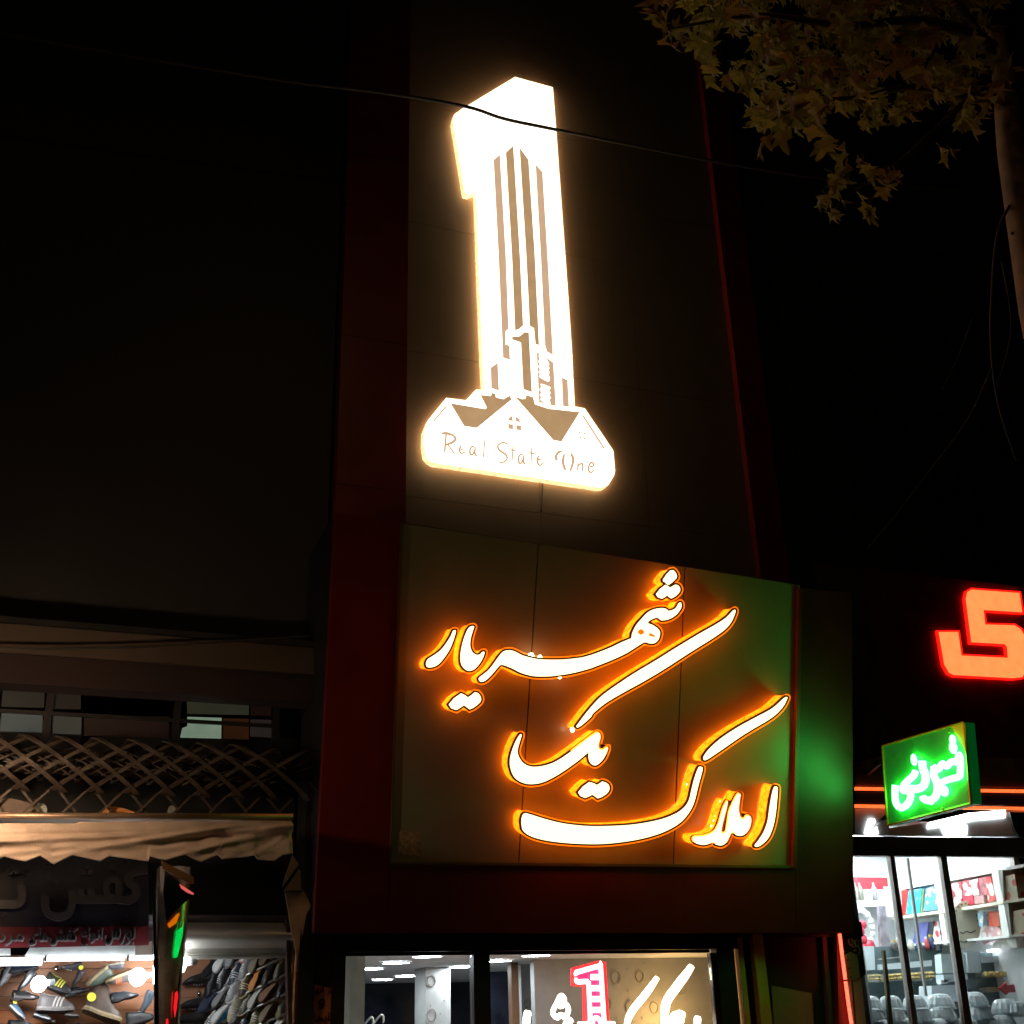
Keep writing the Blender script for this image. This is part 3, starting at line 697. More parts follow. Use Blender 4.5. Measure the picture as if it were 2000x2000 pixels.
# roof sheet of the awning back to the wall
a0_, a1_ = at(-120, 1600, PY(YA)), at(569, 1600, PY(YA))
zr = at(300, 1597, PY(YA)).z
MB().prism([(a0_.x, YA+.02, zr-.0), (a1_.x, YA+.02, zr), (a1_.x, -.08, zr+.10), (a0_.x, -.08, zr+.10)], (0, 0, .01)).build('roof_sheet', m_canvas, aw)
m_flap = mat('brown flap canvas', (.34, .20, .13), .85, var=.2, scale=8, bump=.1)
F = zf(300, 1600, .2070)
for pts, dy in (((1310, 335), (1372, 425), (1330, 480), (1215, 642), (1235, 560)), 0.0), (((1370, 470), (1388, 490), (1392, 672), (1225, 680), (1290, 590)), .03), (((1240, 690), (1390, 690), (1400, 900), (1375, 1200), (1345, 1400), (1340, 1250), (1290, 1000)), .05), (((1400, 660), (1440, 710), (1484, 820), (1440, 900), (1405, 1100), (1390, 1000), (1385, 750)), .02), (((1345, 1100), (1378, 1080), (1352, 1440), (1335, 1465)), .06):
    quadbox(F(*pts), YA+.25+dy, .008, 'side_flap', m_flap, aw)

# name board
sg = thing('shoe_shop_sign', 'unlit dark name board with big dark letters under the awning', 'sign', tuple(at(140, 1770, PY(-.3))))
YS = -.3
m_board = mat('near black board', (.008, .005, .008), .3, var=.2)
quadbox([(-200, 1640), (289, 1650), (291, 1832), (-200, 1845)], YS, .05, 'board', m_board, sg)
quadbox([(-200, 1812), (291, 1809), (291, 1846), (-200, 1855)], YS-.003, .004, 'red_band', mat('red band', (.065, .004, .006), .35), sg)
m_bl = mat('dull raised letter', (.026, .017, .015), .45)
S = zf(0, 1660, .1605)
def sletter(pts, wd, closed=False, k=0):
    q = smooth(S(*pts), 5, closed=False)
    MB().prism(p3(stroke(q, wd), PY(YS-.045-k*.002)), (0, .043, 0)).build('letter', m_bl, sg)
sletter(((1790, 235), (1640, 275), (1560, 320), (1575, 400), (1650, 470), (1650, 560), (1570, 610), (1420, 600), (1200, 600), (1010, 600), (880, 590)), 16)
sletter(((1400, 580), (1310, 540), (1290, 430), (1360, 360), (1440, 400), (1450, 520), (1440, 580)), 12, k=1)
sletter(((1130, 590), (1110, 520), (1105, 470)), 13, k=1)
sletter(((1000, 590), (985, 530), (980, 480)), 13, k=2)
sletter(((880, 500), (880, 640), (840, 760), (720, 815), (590, 770), (550, 660), (550, 560)), 15, k=3)
sletter(((260, 420), (270, 560), (220, 650), (60, 660), (-100, 650)), 16)
for x, y in ((120, 260), (200, 255), (1375, 210), (1010, 270), (1100, 270), (1055, 205), (150, 230)):
    sletter(((x-30, y+5), (x, y), (x+35, y-5)), 10, k=2)
words = [('\ufeb1\ufead\ufeee\ufe91', 204, 263), ('\ufec9\ufe8d\ufeee\ufee7\ufe8d', 157, 199), ('\ufeb6\ufed4\ufb90', 97, 150), ('\ufbfc\ufe8e\ufeeb', 55, 93), ('\ufeea\ufee7\ufe8d\ufea9\ufeae\ufee3', -48, 46)]
m_edge = mat('letter grey edge', (.12, .105, .105), .4)
for s, x0, x1 in words:
    a_, b_ = at(x0, 1828, PY(YS-.03)), at(x1, 1828, PY(YS-.03))
    h = .125
    o = text_mesh('small_letter', s, a_.x+.008, b_.x+.008, a_.z-.008, YS-.012, .018, m_edge, sg, hgt=h)
    text_mesh('small_letter_face', s, a_.x, b_.x, a_.z, YS-.03, .012, FONT_M, o, hgt=h)
# rolled shutter boxes, tubes
def pbox(name, c0, c1, y, d, m, parent=None, bevel=0):
    b = MB(); ybox(b, c0, c1, y, d); return b.build(name, m, parent, bevel=bevel)
sh = thing('shutter_box', 'grey aluminium shutter housing above the lit shoe display on the left', 'shutter', tuple(at(140, 1858, PY(-.2))))
quadbox([(-150, 1856), (20, 1852), (20, 1866), (-150, 1869)], -.24, .2, 'cover', m_alu, sh)
quadbox([(58, 1851), (264, 1846), (264, 1868), (62, 1868), (48, 1868)], -.25, .22, 'cover', m_alu, sh)
quadbox([(264, 1846), (297, 1838), (297, 1866), (264, 1868)], -.22, .2, 'end_plate', mat('brown end plate', (.2, .15, .12), .5), sh)
sh2 = thing('shutter_roll', 'shiny half round roller shutter casing above the rack of shoes', 'shutter', tuple(at(460, 1840, PY(.1))))
pr = [(362, 1806), (562, 1798)]
yy0 = .05
za = at(460, 1802, PY(yy0)).z; zb_ = at(460, 1872, PY(yy0)).z
xL, xR_ = at(358, 1840, PY(yy0)).x, at(563, 1840, PY(yy0)).x
prof = []
H = za-zb_
for i in range(15):
    t = i/14; prof.append((yy0-.16*math.sin(math.pi*t)**.8 if t < .8 else yy0-.09+.0*t, za-H*t*.86))
prof += [(yy0-.10, za-H*.88), (yy0-.07, za-H*.9), (yy0-.07, za-H*.93), (yy0-.10, za-H*.94), (yy0-.10, za-H), (yy0+.1, za-H), (yy0+.1, za)]
MB().prism([(xL, y, z) for y, z in prof], (xR_-xL, 0, 0)).build('casing', mat('polished aluminium', (.72, .69, .62), .3, .55, var=.05), sh2)
e_tube = mat('fluorescent tube', (.9, .95, 1), .4, em=(.84, .93, 1), es=17, var=0)
for i, (x0, x1, y, r) in enumerate(((-60, 82, 1879, .026), (92, 243, 1872, .017), (253, 296, 1871, .016))):
    p, q = at(x0, y, PY(-.42)), at(x1, y-1, PY(-.42))
    t = thing('tube_light', ['thick bright tube light at the far left over the shoes', 'long thin tube light under the shutter housing', 'short tube light next to the shiny column'][i], 'tube light', tuple(p), 'tube lights in the shoe shop')
    MB().tube([(p.x, -.42, p.z), (q.x, -.42, p.z+(q.z-p.z)*.3)], r, 8).build('tube', e_tube, t, smooth=True)
    MB().box((p.x-.02, -.44, p.z-.02), (p.x-.003, -.40, p.z+.02)).build('cap', m_alu, t)
# display wall
ds = thing('shoe_shop_interior', 'brightly lit orange brown display room full of shoes', 'room', (0, 1, 0))
m_orange = mat('orange brown slat wall', (.42, .17, .075), .5, var=.3, scale=2)
YD = .28
for i in range(6):
    ya, yb_ = 1866+i*27, 1866+i*27+26
    quadbox([(-160, ya), (304, ya-1), (304, yb_-1), (-160, yb_)], YD, .03, 'wall_slat', m_orange, ds)
for i in range(6):
    ya, yb_ = 1868+i*27, 1868+i*27+26.2
    quadbox([(330, ya), (575, ya-1), (575, yb_-1), (330, yb_)], .95, .03, 'wall_slat', m_orange, ds)
pE = at(568, 1900, PY(.2))
MB().box((pE.x, -.05, 0), (pE.x+.10, 1.0, za+.02)).build('end_wall', mat('orange end wall', (.40, .16, .05), .5), ds)
MB().box((-3, .08, za+.01), (pE.x, 1.0, za+.06)).build('ceiling', mat('dark soffit', (.05, .04, .04), .7), ds)
quadbox([(559, 1796), (567, 1795), (572, 2030), (564, 2030)], -.1, .1, 'edge_post', mat('dark edge post', (.05, .025, .02), .5), ds)
# energy bulbs
e_bulb = mat('bulb glass', (1, 1, 1), .4, em=(.92, .96, 1), es=34, var=0)
for px, py, r, l in ((269, 1908, .062, 'round glowing bulb beside the shiny column, among the shoes'), (342, 1884, .085, 'added bulb hidden behind the mirror clad column, lighting the rack'), (76, 1922, .055, 'glowing bulb between the black shoes and the yellow trainer')):  # the middle bulb is an unseen addition that lights the shoe rack
    c = at(px, py, PY(-.05)); t = thing('light_bulb', l, 'light bulb', tuple(c), 'bare bulbs in the shoe shop')
    MB().ball(c, r, seg=14, rings=9, sc=(1, 1, 1.05)).build('bulb', e_bulb, t, smooth=True)
    MB().tube([(c.x+r*.8, c.y, c.z+r*.1), (c.x+r*1.9, c.y+.02, c.z+r*.25)], .022, 8).build('socket', m_white, t, smooth=True)

# ------------------------------------------------------------------ shoes
def shoe_parts(kind):
    """toe along +X, length 1, sole at z=0"""
    sole, upper = MB(), MB()
    prof = [(-.47, .06), (-.44, .115), (-.34, .145), (-.18, .138), (-.02, .142), (.12, .172), (.25, .19), (.36, .17), (.44, .115), (.485, .05)]
    foot = prof+[(x, -y) for x, y in prof[::-1]]
    th = {'trainer': .105, 'dress': .05, 'boot': .11, 'slip': .09}[kind]
    toe = lambda x: max(0, x-.15)**2*.55
    heel = .055 if kind in ('dress',) else 0
    n = len(foot)
    lo = [(x*1.02, y*1.06, toe(x)+(heel if x > -.16 else 0)) for x, y in foot]
    mid = [(x*1.04, y*1.10, th*.55+heel*.9+toe(x)) for x, y in foot]
    hi = [(x*1.0, y*1.0, th+heel+toe(x)) for x, y in foot]
    vs = lo+mid+hi
    fs = [tuple(range(n-1, -1, -1)), tuple(range(2*n, 3*n))]
    for r_ in range(2):
        fs += [(r_*n+i, r_*n+(i+1) % n, (r_+1)*n+(i+1) % n, (r_+1)*n+i) for i in range(n)]
    sole.add(vs, fs)
    H = {'trainer': [.36, .50, .47, .42, .43, .40, .32, .25, .19, .12],
         'dress': [.30, .38, .36, .33, .35, .31, .24, .19, .15, .09],
         'boot': [.62, .80, .82, .78, .66, .47, .33, .27, .21, .13],
         'slip': [.28, .36, .33, .31, .33, .30, .24, .20, .16, .10]}[kind]
    lean = {'trainer': .0, 'dress': .0, 'boot': -.02, 'slip': 0}[kind]
    K = 10; rings = []
    for (x, y), h in zip(prof, H):
        z0 = th+heel+toe(x); ring = []
        open_ = -.42 < x < -.03
        for k in range(K+1):
            a = math.pi*k/K; s_ = math.sin(a)
            bulge = 1+.06*math.sin(2*a if a < math.pi/2 else 2*(math.pi-a))
            yy = y*math.cos(a)*bulge*(1-.12*s_); zz = z0+(h-z0+toe(x))*(s_**.62)
            ring.append((x+lean*(zz/.5), yy, zz))
        rings.append(ring)
    for r_ in rings: upper.v += r_
    W = K+1; hole = {(i, k) for i in (2, 3) for k in (4, 5)}
    for i in range(len(rings)-1):
        for k in range(K):
            if (i, k) in hole: continue
            upper.f.append((i*W+k, i*W+k+1, (i+1)*W+k+1, (i+1)*W+k)); upper.mi.append(0)
    upper.f.append(tuple(range(W))); upper.mi.append(0)
    e = len(rings)-1; upper.f.append(tuple(e*W+k for k in range(K, -1, -1))); upper.mi.append(0)
    # padded collar round the opening
    loop = [rings[2][4], rings[3][4], rings[4][4], rings[4][5], rings[4][6], rings[3][6], rings[2][6], rings[2][5]]
    collar = MB().tube(smooth(loop, 2), .020, 5, closed=True)
    inner = MB(); q = [(x, y, z-.055) for x, y, z in smooth(loop, 2)]; inner.add(q, [tuple(range(len(q)))])
    # laces lie on the ridge of the vamp
    laces = MB()
    def ridge(x):
        for i in range(len(prof)-1):
            if prof[i][0] <= x <= prof[i+1][0]:
                t = (x-prof[i][0])/(prof[i+1][0]-prof[i][0]); return [tuple(a+(b-a)*t for a, b in zip(rings[i][k], rings[i+1][k])) for k in range(W)]
    for x in (-.0, .065, .13, .195):
        c = ridge(x); d = ridge(x+.024)
        pts = [(a[0], a[1]*1.02, a[2]+.010) for a in c[3:8]]+[(a[0], a[1]*1.02, a[2]+.010) for a in d[3:8]][::-1]
        laces.add(pts, [(i, i+1, 9-i-1, 9-i) for i in range(4)])
    stripes = MB()
    for sd in (0, 1):
        for x in (-.09, .0, .09):
            ka, kb = ((0, 3) if sd == 0 else (7, 10))
            c, d = ridge(x), ridge(x+.045)
            pa = [(p_[0]+(.06*(k_-ka) if sd == 0 else .06*(kb-k_))*.35, p_[1]*1.035, p_[2]+.004) for k_, p_ in list(enumerate(c))[ka:kb+1]]
            pb = [(p_[0]+(.06*(k_-ka) if sd == 0 else .06*(kb-k_))*.35, p_[1]*1.035, p_[2]+.004) for k_, p_ in list(enumerate(d))[ka:kb+1]]
            stripes.add(pa+pb[::-1], [(i, i+1, 6-i, 7-i) for i in range(3)])
    return sole, upper, collar, inner, laces, stripes
SM = {}
m_in = mat('shoe lining', (.03, .028, .03), .8)
def shoe_mesh(kind):
    if kind not in SM:
        ps = shoe_parts(kind); out_ = []
        for nme, b in zip(('sole', 'upper', 'collar', 'lining', 'laces', 'stripes'), ps):
            me = bpy.data.meshes.new(nme); me.from_pydata(b.v, [], b.f); me.materials.append(m_in)
            for p_ in me.polygons: p_.use_smooth = nme in ('upper', 'collar')
            out_.append((nme, me))
        SM[kind] = out_
    return SM[kind]
def smat(c, r=.5): return mat('shoe %.3f %.3f %.3f %.2f' % (*c, r), c, r, var=.12, scale=12)
def shoe(px, py, length, ang, roll, kind, cu, cs, label, pl, accent=None, stripes=None, yaw=0, rough=.5, grp='shoes on the left display wall', tagc=None):
    """length in photograph pixels, ang = direction of the toe in the picture (0 right, 90 up)"""
    c = at(px, py, pl)
    dpx = (c-CAM).dot(FW)/FPX; L = length*dpx
    t = thing('shoe', label, 'shoe', tuple(c), grp)
    X = Vector((1, 0, 0)); Z = Vector((0, 0, 1)); Yv = Vector((0, 1, 0))
    rot = Matrix.Rotation(-R(ang), 4, 'Y') @ Matrix.Rotation(R(roll), 4, 'X') @ Matrix.Rotation(R(yaw), 4, 'Z')
    t.matrix_world = Matrix.Translation(c) @ rot @ Matrix.Scale(L, 4)
    cu = tuple(x*.62 for x in cu)
    cols_ = {'sole': smat(tuple(x*.8 for x in cs), .6), 'upper': smat(cu, rough), 'collar': smat(accent or cu, rough), 'lining': m_in, 'laces': smat(accent or (.5, .5, .5), .7), 'stripes': smat(stripes, .5) if stripes else None}
    for nme, me in shoe_mesh(kind):
        if cols_[nme] is None or (nme == 'laces' and kind in ('slip',)): continue
        o = bpy.data.objects.new(nme, me); COL.objects.link(o); o.parent = t
        o.location = (0, 0, -.2)
        o.material_slots[0].link = 'OBJECT'; o.material_slots[0].material = cols_[nme]
    if tagc:
        b = MB(); b.lathe([(0, .004), (.11, .004), (.11, -.004), (0, -.004)], (0, 0, 0), seg=14)
        o = b.build('round_tag', tagc, None); o.parent = t; o.location = (-.42, -.19, .10); o.rotation_euler = (R(90), 0, 0)
m_yel = mat('yellow tag', (.75, .72, .06), .5, em=(.8, .78, .05), es=.15, var=0)
BK, NV, GY, TN, WH = (.015, .015, .018), (.02, .03, .06), (.16, .15, .15), (.42, .31, .17), (.72, .72, .7)
PD = PY(.12)
L = [
 (8, 1912, 60, 245, 20, 'dress', (.10, .09, .10), BK, 'grey black leather shoe cut by the left edge of the picture', {}),
 (46, 1889, 62, 4, 15, 'dress', (.03, .045, .07), BK, 'blue black dress shoe lying level just under the thick tube light', dict(rough=.2)),
 (52, 1917, 52, 240, 10, 'dress', (.05, .055, .06), BK, 'black dress shoe standing on its toe beside the left bulb', dict(rough=.25)),
 (49, 1944, 60, -2, 5, 'dress', (.03, .03, .032), (.05, .04, .04), 'polished black dress shoe with a thick heel, level, below the left bulb', dict(rough=.18)),
 (113, 1924, 66, -22, 14, 'trainer', (.035, .035, .03), (.03, .03, .03), 'black trainer with yellow green laces and stripes', dict(accent=(.36, .34, .03), stripes=(.5, .47, .04))),
 (140, 1890, 44, 188, -10, 'dress', (.05, .045, .05), BK, 'dark shoe with a yellow tag under the long tube light', dict(tagc=m_yel)),
 (153, 1912, 40, 245, 15, 'dress', (.09, .055, .06), BK, 'maroon shoe hanging toe down under the dark shoe with the yellow tag', {}),
 (150, 1934, 50, 10, 6, 'dress', (.02, .02, .024), BK, 'flat black shoe behind the striped grey trainer', dict(rough=.25)),
 (109, 1962, 80, -4, 14, 'trainer', (.17, .15, .145), (.27, .24, .23), 'large grey trainer with three pale stripes', dict(accent=(.26, .24, .23), stripes=(.48, .45, .42))),
 (36, 1974, 46, -42, 25, 'slip', (.07, .17, .30), WH, 'blue slip on with a white sole and a yellow tag, toe down', dict(tagc=m_yel)),
 (84, 1984, 40, -20, 30, 'slip', (.13, .18, .22), WH, 'grey blue slip on with a white sole under the striped trainer', {}),
 (141, 1981, 32, -10, 30, 'slip', (.3, .2, .17), WH, 'small tan slip on with a white sole, right of the striped trainer', {}),
 (194, 1910, 58, 222, 12, 'trainer', (.11, .15, .11), TN, 'green grey trainer with a tan sole, toe pointing down left', dict(accent=(.10, .12, .10))),
 (233, 1912, 56, 200, 16, 'trainer', (.12, .11, .10), TN, 'dark trainer with an orange side stripe left of the right bulb', dict(accent=(.45, .10, .03), stripes=(.5, .12, .04))),
 (222, 1888, 46, 185, 6, 'dress', (.09, .085, .10), (.4, .36, .28), 'flat grey shoe highest on the wall near the short tube light', {}),
 (243, 1944, 58, 8, 10, 'dress', (.035, .045, .055), BK, 'blue black shoe under the right bulb', dict(rough=.3)),
 (203, 1973, 88, -22, 20, 'boot', (.12, .075, .05), (.38, .28, .15), 'brown ankle boot with a thick tan sole and a yellow tag', dict(accent=(.10, .09, .09), tagc=m_yel)),
 (288, 1958, 50, 250, 20, 'dress', (.12, .20, .27), (.1, .12, .15), 'pale blue shoe hanging beside the shiny column', dict(rough=.3)),
 (272, 1988, 60, 12, 10, 'trainer', (.012, .012, .014), BK, 'black trainer at the lower right corner of the left display', {}),
 (40, 2004, 56, 6, 10, 'trainer', (.03, .034, .045), BK, 'black trainer cut by the bottom edge at the lower left', {}),
 (155, 2006, 60, 4, 10, 'dress', (.04, .03, .028), BK, 'dark brown shoe cut by the bottom edge below the tan slip on', {}),
]
for px, py, ln, ang, roll, kind, cu, cs, lab, kw in L:
    shoe(px, py, ln*.9, ang, -roll, kind, cu, cs, lab, PD, **kw)
# hooks
HK = ['chrome hook above the yellow green laced trainer', 'chrome hook above the blue black shoe, between the two trainers', 'chrome hook over the green grey trainer', 'chrome hook near the bottom edge under the striped trainer', 'chrome hook under the brown ankle boot', 'upper chrome hook on the wall right of the shiny column', 'lower chrome hook on the wall right of the shiny column']
for px, py in ((110, 1893), (205, 1945), (206, 1893), (104, 1996), (206, 1994), (434, 1899), (387, 1941)):
    c = at(px, py, PY(YD-.03 if px < 300 else .9)); b = MB().tube([(c.x, c.y+.05, c.z), (c.x, c.y-.05, c.z)], .010, 6).ball((c.x, c.y-.06, c.z), .022, seg=8, rings=6)
    tag(b.build('wall_hook', mat('chrome', (.8, .8, .8), .12, 1, var=0), smooth=True), HK.pop(0), 'hook', 'chrome display hooks')
# right hand rack, four slanting rows running back along the side wall
rk = thing('shoe_rack', 'slanting wire rack packed with shoes at the right end of the shoe shop', 'shoe rack', tuple(at(500, 1940, PY(.3))))
rows_ = [((402, 1898), (556, 1818)), ((400, 1932), (557, 1852)), ((398, 1966), (558, 1888)), ((398, 2000), (559, 1926)), ((415, 2026), (560, 1964)), ((470, 2030), (560, 1998))]
for (p0, p1) in rows_:
    MB().tube([at(p0[0], p0[1]+12, PY(.62)), at(p1[0]+3, p1[1]+14, PY(.02))], .010, 6).build('rail', m_alu, rk, smooth=True)
RC = [[('black', BK, BK), ('white toed black', (.05, .05, .05), WH), ('navy', NV, (.3, .3, .3)), ('white and red', (.7, .62, .6), (.6, .08, .08)), ('charcoal', (.05, .05, .055), (.3, .3, .3)), ('pale yellow', (.5, .46, .22), (.2, .2, .2)), ('soot black', BK, GY)],
      [('matt black', BK, BK), ('white soled black', BK, WH), ('slate blue', (.04, .06, .09), (.45, .45, .45)), ('silver grey', (.36, .36, .37), WH), ('dark olive', (.05, .045, .03), (.2, .18, .12)), ('espresso', (.05, .03, .02), (.12, .08, .05)), ('plain black', BK, BK)],
      [('dark navy', NV, NV), ('ink black', BK, (.25, .25, .25)), ('pale grey', (.42, .42, .42), WH), ('cream soled brown', (.08, .05, .03), (.6, .5, .3)), ('orange trimmed black', BK, (.5, .2, .05)), ('dusty black', (.03, .028, .026), (.06, .05, .05)), ('olive', (.09, .08, .05), (.2, .18, .1))],
      [('dark grey', (.06, .06, .065), WH), ('bright blue and white', (.03, .30, .55), WH), ('cream', (.66, .60, .42), (.6, .6, .58)), ('olive brown', (.11, .09, .06), (.55, .55, .45)), ('pale edged black', BK, (.45, .44, .4)), ('tan', (.2, .1, .05), (.2, .1, .05)), ('black laced', BK, BK)],
      [('yellow and blue', (.10, .3, .5), (.6, .62, .1)), ('white', WH, WH), ('white capped navy', NV, WH), ('olive and white', (.30, .28, .12), (.6, .58, .45)), ('maroon', (.16, .04, .03), (.2, .15, .1)), ('moss', (.2, .19, .07), (.1, .1, .1))],
      [('lime trimmed grey', (.2, .2, .22), (.5, .6, .1)), ('sky blue', (.08, .3, .5), WH), ('black and cream', BK, (.6, .55, .4)), ('grey green', (.12, .14, .1), WH)]]
nm_row = ['top', 'second', 'third', 'fourth', 'fifth', 'lowest']
ordn = ['first', 'second', 'third', 'fourth', 'fifth', 'sixth', 'seventh']
for ri, ((p0, p1), cc) in enumerate(zip(rows_, RC)):
    n = len(cc)
    for i, (nm_, cu, cs) in enumerate(cc):
        t = (i+.5)/n; px, py = p0[0]+(p1[0]-p0[0])*t, p0[1]+(p1[1]-p0[1])*t
        yv = .62+(.05-.62)*t
        shoe(px+2, py-2, 52-5*t, 236+random.uniform(-8, 8), random.choice((-25, -34, 160, 150)), 'trainer' if (i+ri) % 3 else 'dress', cu, cs,
             '%s shoe, %s from left on %s row of slanting rack' % (nm_, ordn[i], nm_row[ri]), PY(yv), accent=cs, grp='shoes on the slanting rack', stripes=cs if (i+ri) % 2 else None)
for px, py, a_, l in ((392, 1914, 200, 'upper black shoe on the orange wall beside the shiny column'), (385, 1962, 195, 'middle black shoe on the orange wall beside the shiny column'), (376, 1992, 190, 'lowest black shoe on the orange wall beside the shiny column')):
    shoe(px, py, 70, a_, 12, 'dress', (.02, .015, .014), BK, l, PY(.8), rough=.35, grp='black shoes on the back wall')

# mirror clad column in front of the shop
co = thing('mirror_column', 'mirror clad column with coloured painted reflections between the two shoe displays', 'column', tuple(at(335, 1900, PY(-.55))))
m_mir = mat('mirror film', (.45, .38, .31), .22, .75, var=.4, scale=5, bump=.25, bscale=6)
m_chr = mat('bright edge', (.8, .8, .82), .15, 1, var=0)
YCc = -.55
b = MB()
secs = [(1692, 308, 378), (1760, 305, 374), (1850, 303, 364), (1930, 304, 356), (2040, 306, 350)]
ringsv = []
for y, x0, x1 in secs:
    p, q = at(x0, y, PY(YCc)), at(x1, y, PY(YCc)); ww = q.x-p.x
    ringsv.append([(p.x, YCc+.06, p.z), (p.x+ww*.12, YCc-.03, p.z), (p.x+ww*.55, YCc-.05, p.z), (p.x+ww*.9, YCc-.0, p.z), (p.x+ww, YCc+.07, p.z), (p.x+ww*.5, YCc+.2, p.z)])
vs = [v for r_ in ringsv for v in r_]; fs = []
for i in range(len(secs)-1):
    for k in range(6): fs.append((i*6+k, i*6+(k+1) % 6, (i+1)*6+(k+1) % 6, (i+1)*6+k))
fs.append(tuple(range(6)))
b.add(vs, fs).build('cladding', m_mir, co, smooth=True)
quadbox([(299, 1745), (304, 1735), (306, 1880), (309, 2030), (302, 2030), (300, 1880)], YCc-.02, .05, 'bright_edge', m_chr, co)
quadbox([(353, 1890), (357, 1860), (352, 1920), (347, 1930)], YCc-.03, .03, 'bright_edge', m_chr, co)
quadbox(F((75, 390), (130, 420), (380, 545), (382, 605), (330, 600), (90, 470)), YCc-.09, .03, 'wood_cap', mat('orange wood', (.30, .13, .02), .4), co)
quadbox(F((245, 610), (290, 640), (382, 700), (375, 712), (320, 690), (262, 650)), YCc-.10, .02, 'pink_reflection', mat('painted pink reflection', (.6, .2, .2), .4, em=(.75, .12, .11), es=.8, var=.2), co)  # coloured reflections on the column, put in as glowing pieces
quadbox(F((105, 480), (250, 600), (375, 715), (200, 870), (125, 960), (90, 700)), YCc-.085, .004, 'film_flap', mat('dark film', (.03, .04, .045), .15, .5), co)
quadbox(F((272, 1010), (285, 960), (272, 1100), (225, 1300), (195, 1310), (188, 1260), (215, 1060)), YCc-.07, .01, 'green_reflection', mat('painted green reflection', (.0, .5, .1), .4, em=(.0, .72, .09), es=.9, var=.25, scale=30), co)  # reflection of the green neon, painted as an emissive patch
quadbox(F((130, 990), (240, 880), (245, 900), (215, 980), (150, 1025)), YCc-.071, .01, 'orange_reflection', mat('painted orange reflection', (.6, .2, .0), .4, em=(.8, .17, .0), es=.7, var=.3), co)
quadbox(F((205, 1640), (222, 1620), (232, 1660), (215, 1800), (200, 1870), (190, 1780)), YCc-.07, .01, 'red_reflection', mat('painted red reflection', (.6, .0, .0), .4, em=(1, .01, .02), es=.9, var=.2), co)
quadbox(F((120, 1890), (135, 1880), (145, 1960), (140, 2050), (110, 2050)), YCc-.07, .01, 'red_reflection', MATS['painted red reflection'], co)

# ================================================================== right: sweet shop
RB = thing('sweet_shop_building', 'dark building on the right carrying the red letter above the bright sweet shop', 'building', (9.5, .5, 0))
xL2 = XR+.02
zcan = at(1800, 1480, PY(-.1)).z
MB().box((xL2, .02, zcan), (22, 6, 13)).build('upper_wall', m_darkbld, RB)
m_sb = mat('dark red sign board', (.14, .03, .022), .35, var=.15)
zs = at(1700, 1110, PY(-.08)).z
xs_ = at(1720, 1300, PY(-.08)).x
MB().box((xL2, -.02, zcan+.02), (xs_-.012, .018, zs)).build('board_panel', mat('grey side board', (.10, .075, .055), .4), RB)
MB().box((xs_, -.08, zcan+.02), (21, .018, zs)).build('board_panel', m_sb, RB)
# the red letter
rl = thing('red_letter', 'angular red lit channel letter cut by the right edge of the picture', 'sign lettering', tuple(at(1920, 1240, PY(-.1))))
RLp = zf(1640, 1080, .3106)((795, 285), (805, 245), (830, 230), (1130, 252), (1148, 372), (905, 357), (915, 450), (1100, 455), (1140, 480), (1172, 540), (1195, 690), (1150, 780), (1090, 786), (720, 766), (690, 752), (660, 700), (625, 497), (745, 497), (766, 645), (1060, 660), (1055, 590), (1040, 572), (830, 560))
PRL = PY(-.085)
e_or = mat('red letter face', (.9, .4, .2), .5, em=(1, .32, .085), es=1.1, var=.1, scale=9)
e_rr = mat('red letter rim', (.8, .02, .01), .5, em=(1, .006, .003), es=2.4, var=.1)
plate(MB(), RLp, PRL, .04, .046).build('face', e_or, rl)
plate(MB(), offset(RLp, 3.4), PRL, .005, .039).build('rim', e_rr, rl)

# green blade sign
pc = at(1736, 1535, PY(-.92)); XB = pc.x
gb = thing('blade_sign', 'green neon hanging sign sticking out over the sweet shop door', 'sign', tuple(pc))
PB = PX(XB)
Gz = zf(1700, 1400, .1139)
gq = Gz((215, 500), (1610, 95), (1735, 1490), (310, 1860))
g3 = p3(gq, PB)
m_gface = mat('green acrylic', (.03, .34, .08), .3, em=(.0, .42, .06), es=.10, var=.35, scale=3)
MB().prism(g3, (.11, 0, 0)).build('panel', m_gface, gb)
m_iron_ = mat('black iron', (.02, .018, .018), .5, .4)
m_gold = mat('gold edging', (.6, .42, .05), .3, .6)
for i in range(4):
    a, b = g3[i], g3[(i+1) % 4]; MB().tube([a+Vector((-.006, 0, 0)), b+Vector((-.006, 0, 0))], .012, 6).build('edging', m_gold, gb)
MB().prism(p3(Gz((1370, 130), (1610, 110), (1650, 620), (1500, 380)), PX(XB-.012)), (.008, 0, 0)).build('corner_plate', mat('yellow corner', (.5, .36, .03), .4, em=(.5, .36, .0), es=.35, var=.2), gb)
e_gr = mat('green neon tube', (.6, 1, .8), .4, em=(.06, 1, .13), es=17, var=0)
def gtube(pts, r):
    q = smooth(Gz(*pts), 5, closed=False); MB().tube([at(x, y, PX(XB-.035)) for x, y in q], r, 8).build('neon_tube', e_gr, gb, smooth=True)
def gdot(q, r, k):
    x, y = Gz(q)[0]; MB().ball(at(x, y, PX(XB-.035)), r, seg=10, rings=8, sc=(.6, 1, k)).build('neon_dot', e_gr, gb, smooth=True)
gtube(((428, 1175), (424, 1320), (440, 1470), (510, 1560), (600, 1530), (670, 1440), (690, 1320), (620, 1270), (560, 1260), (570, 1180), (650, 1090), (740, 1010), (775, 935)), .030)
gtube(((890, 755), (900, 880), (940, 990), (940, 1120), (880, 1210), (760, 1240), (690, 1230)), .034)
gdot((748, 738), .036, 1.5)
gtube(((900, 1370), (930, 1420), (1040, 1430), (1120, 1360), (1150, 1250), (1140, 1130), (1090, 1000), (1095, 860)), .032)
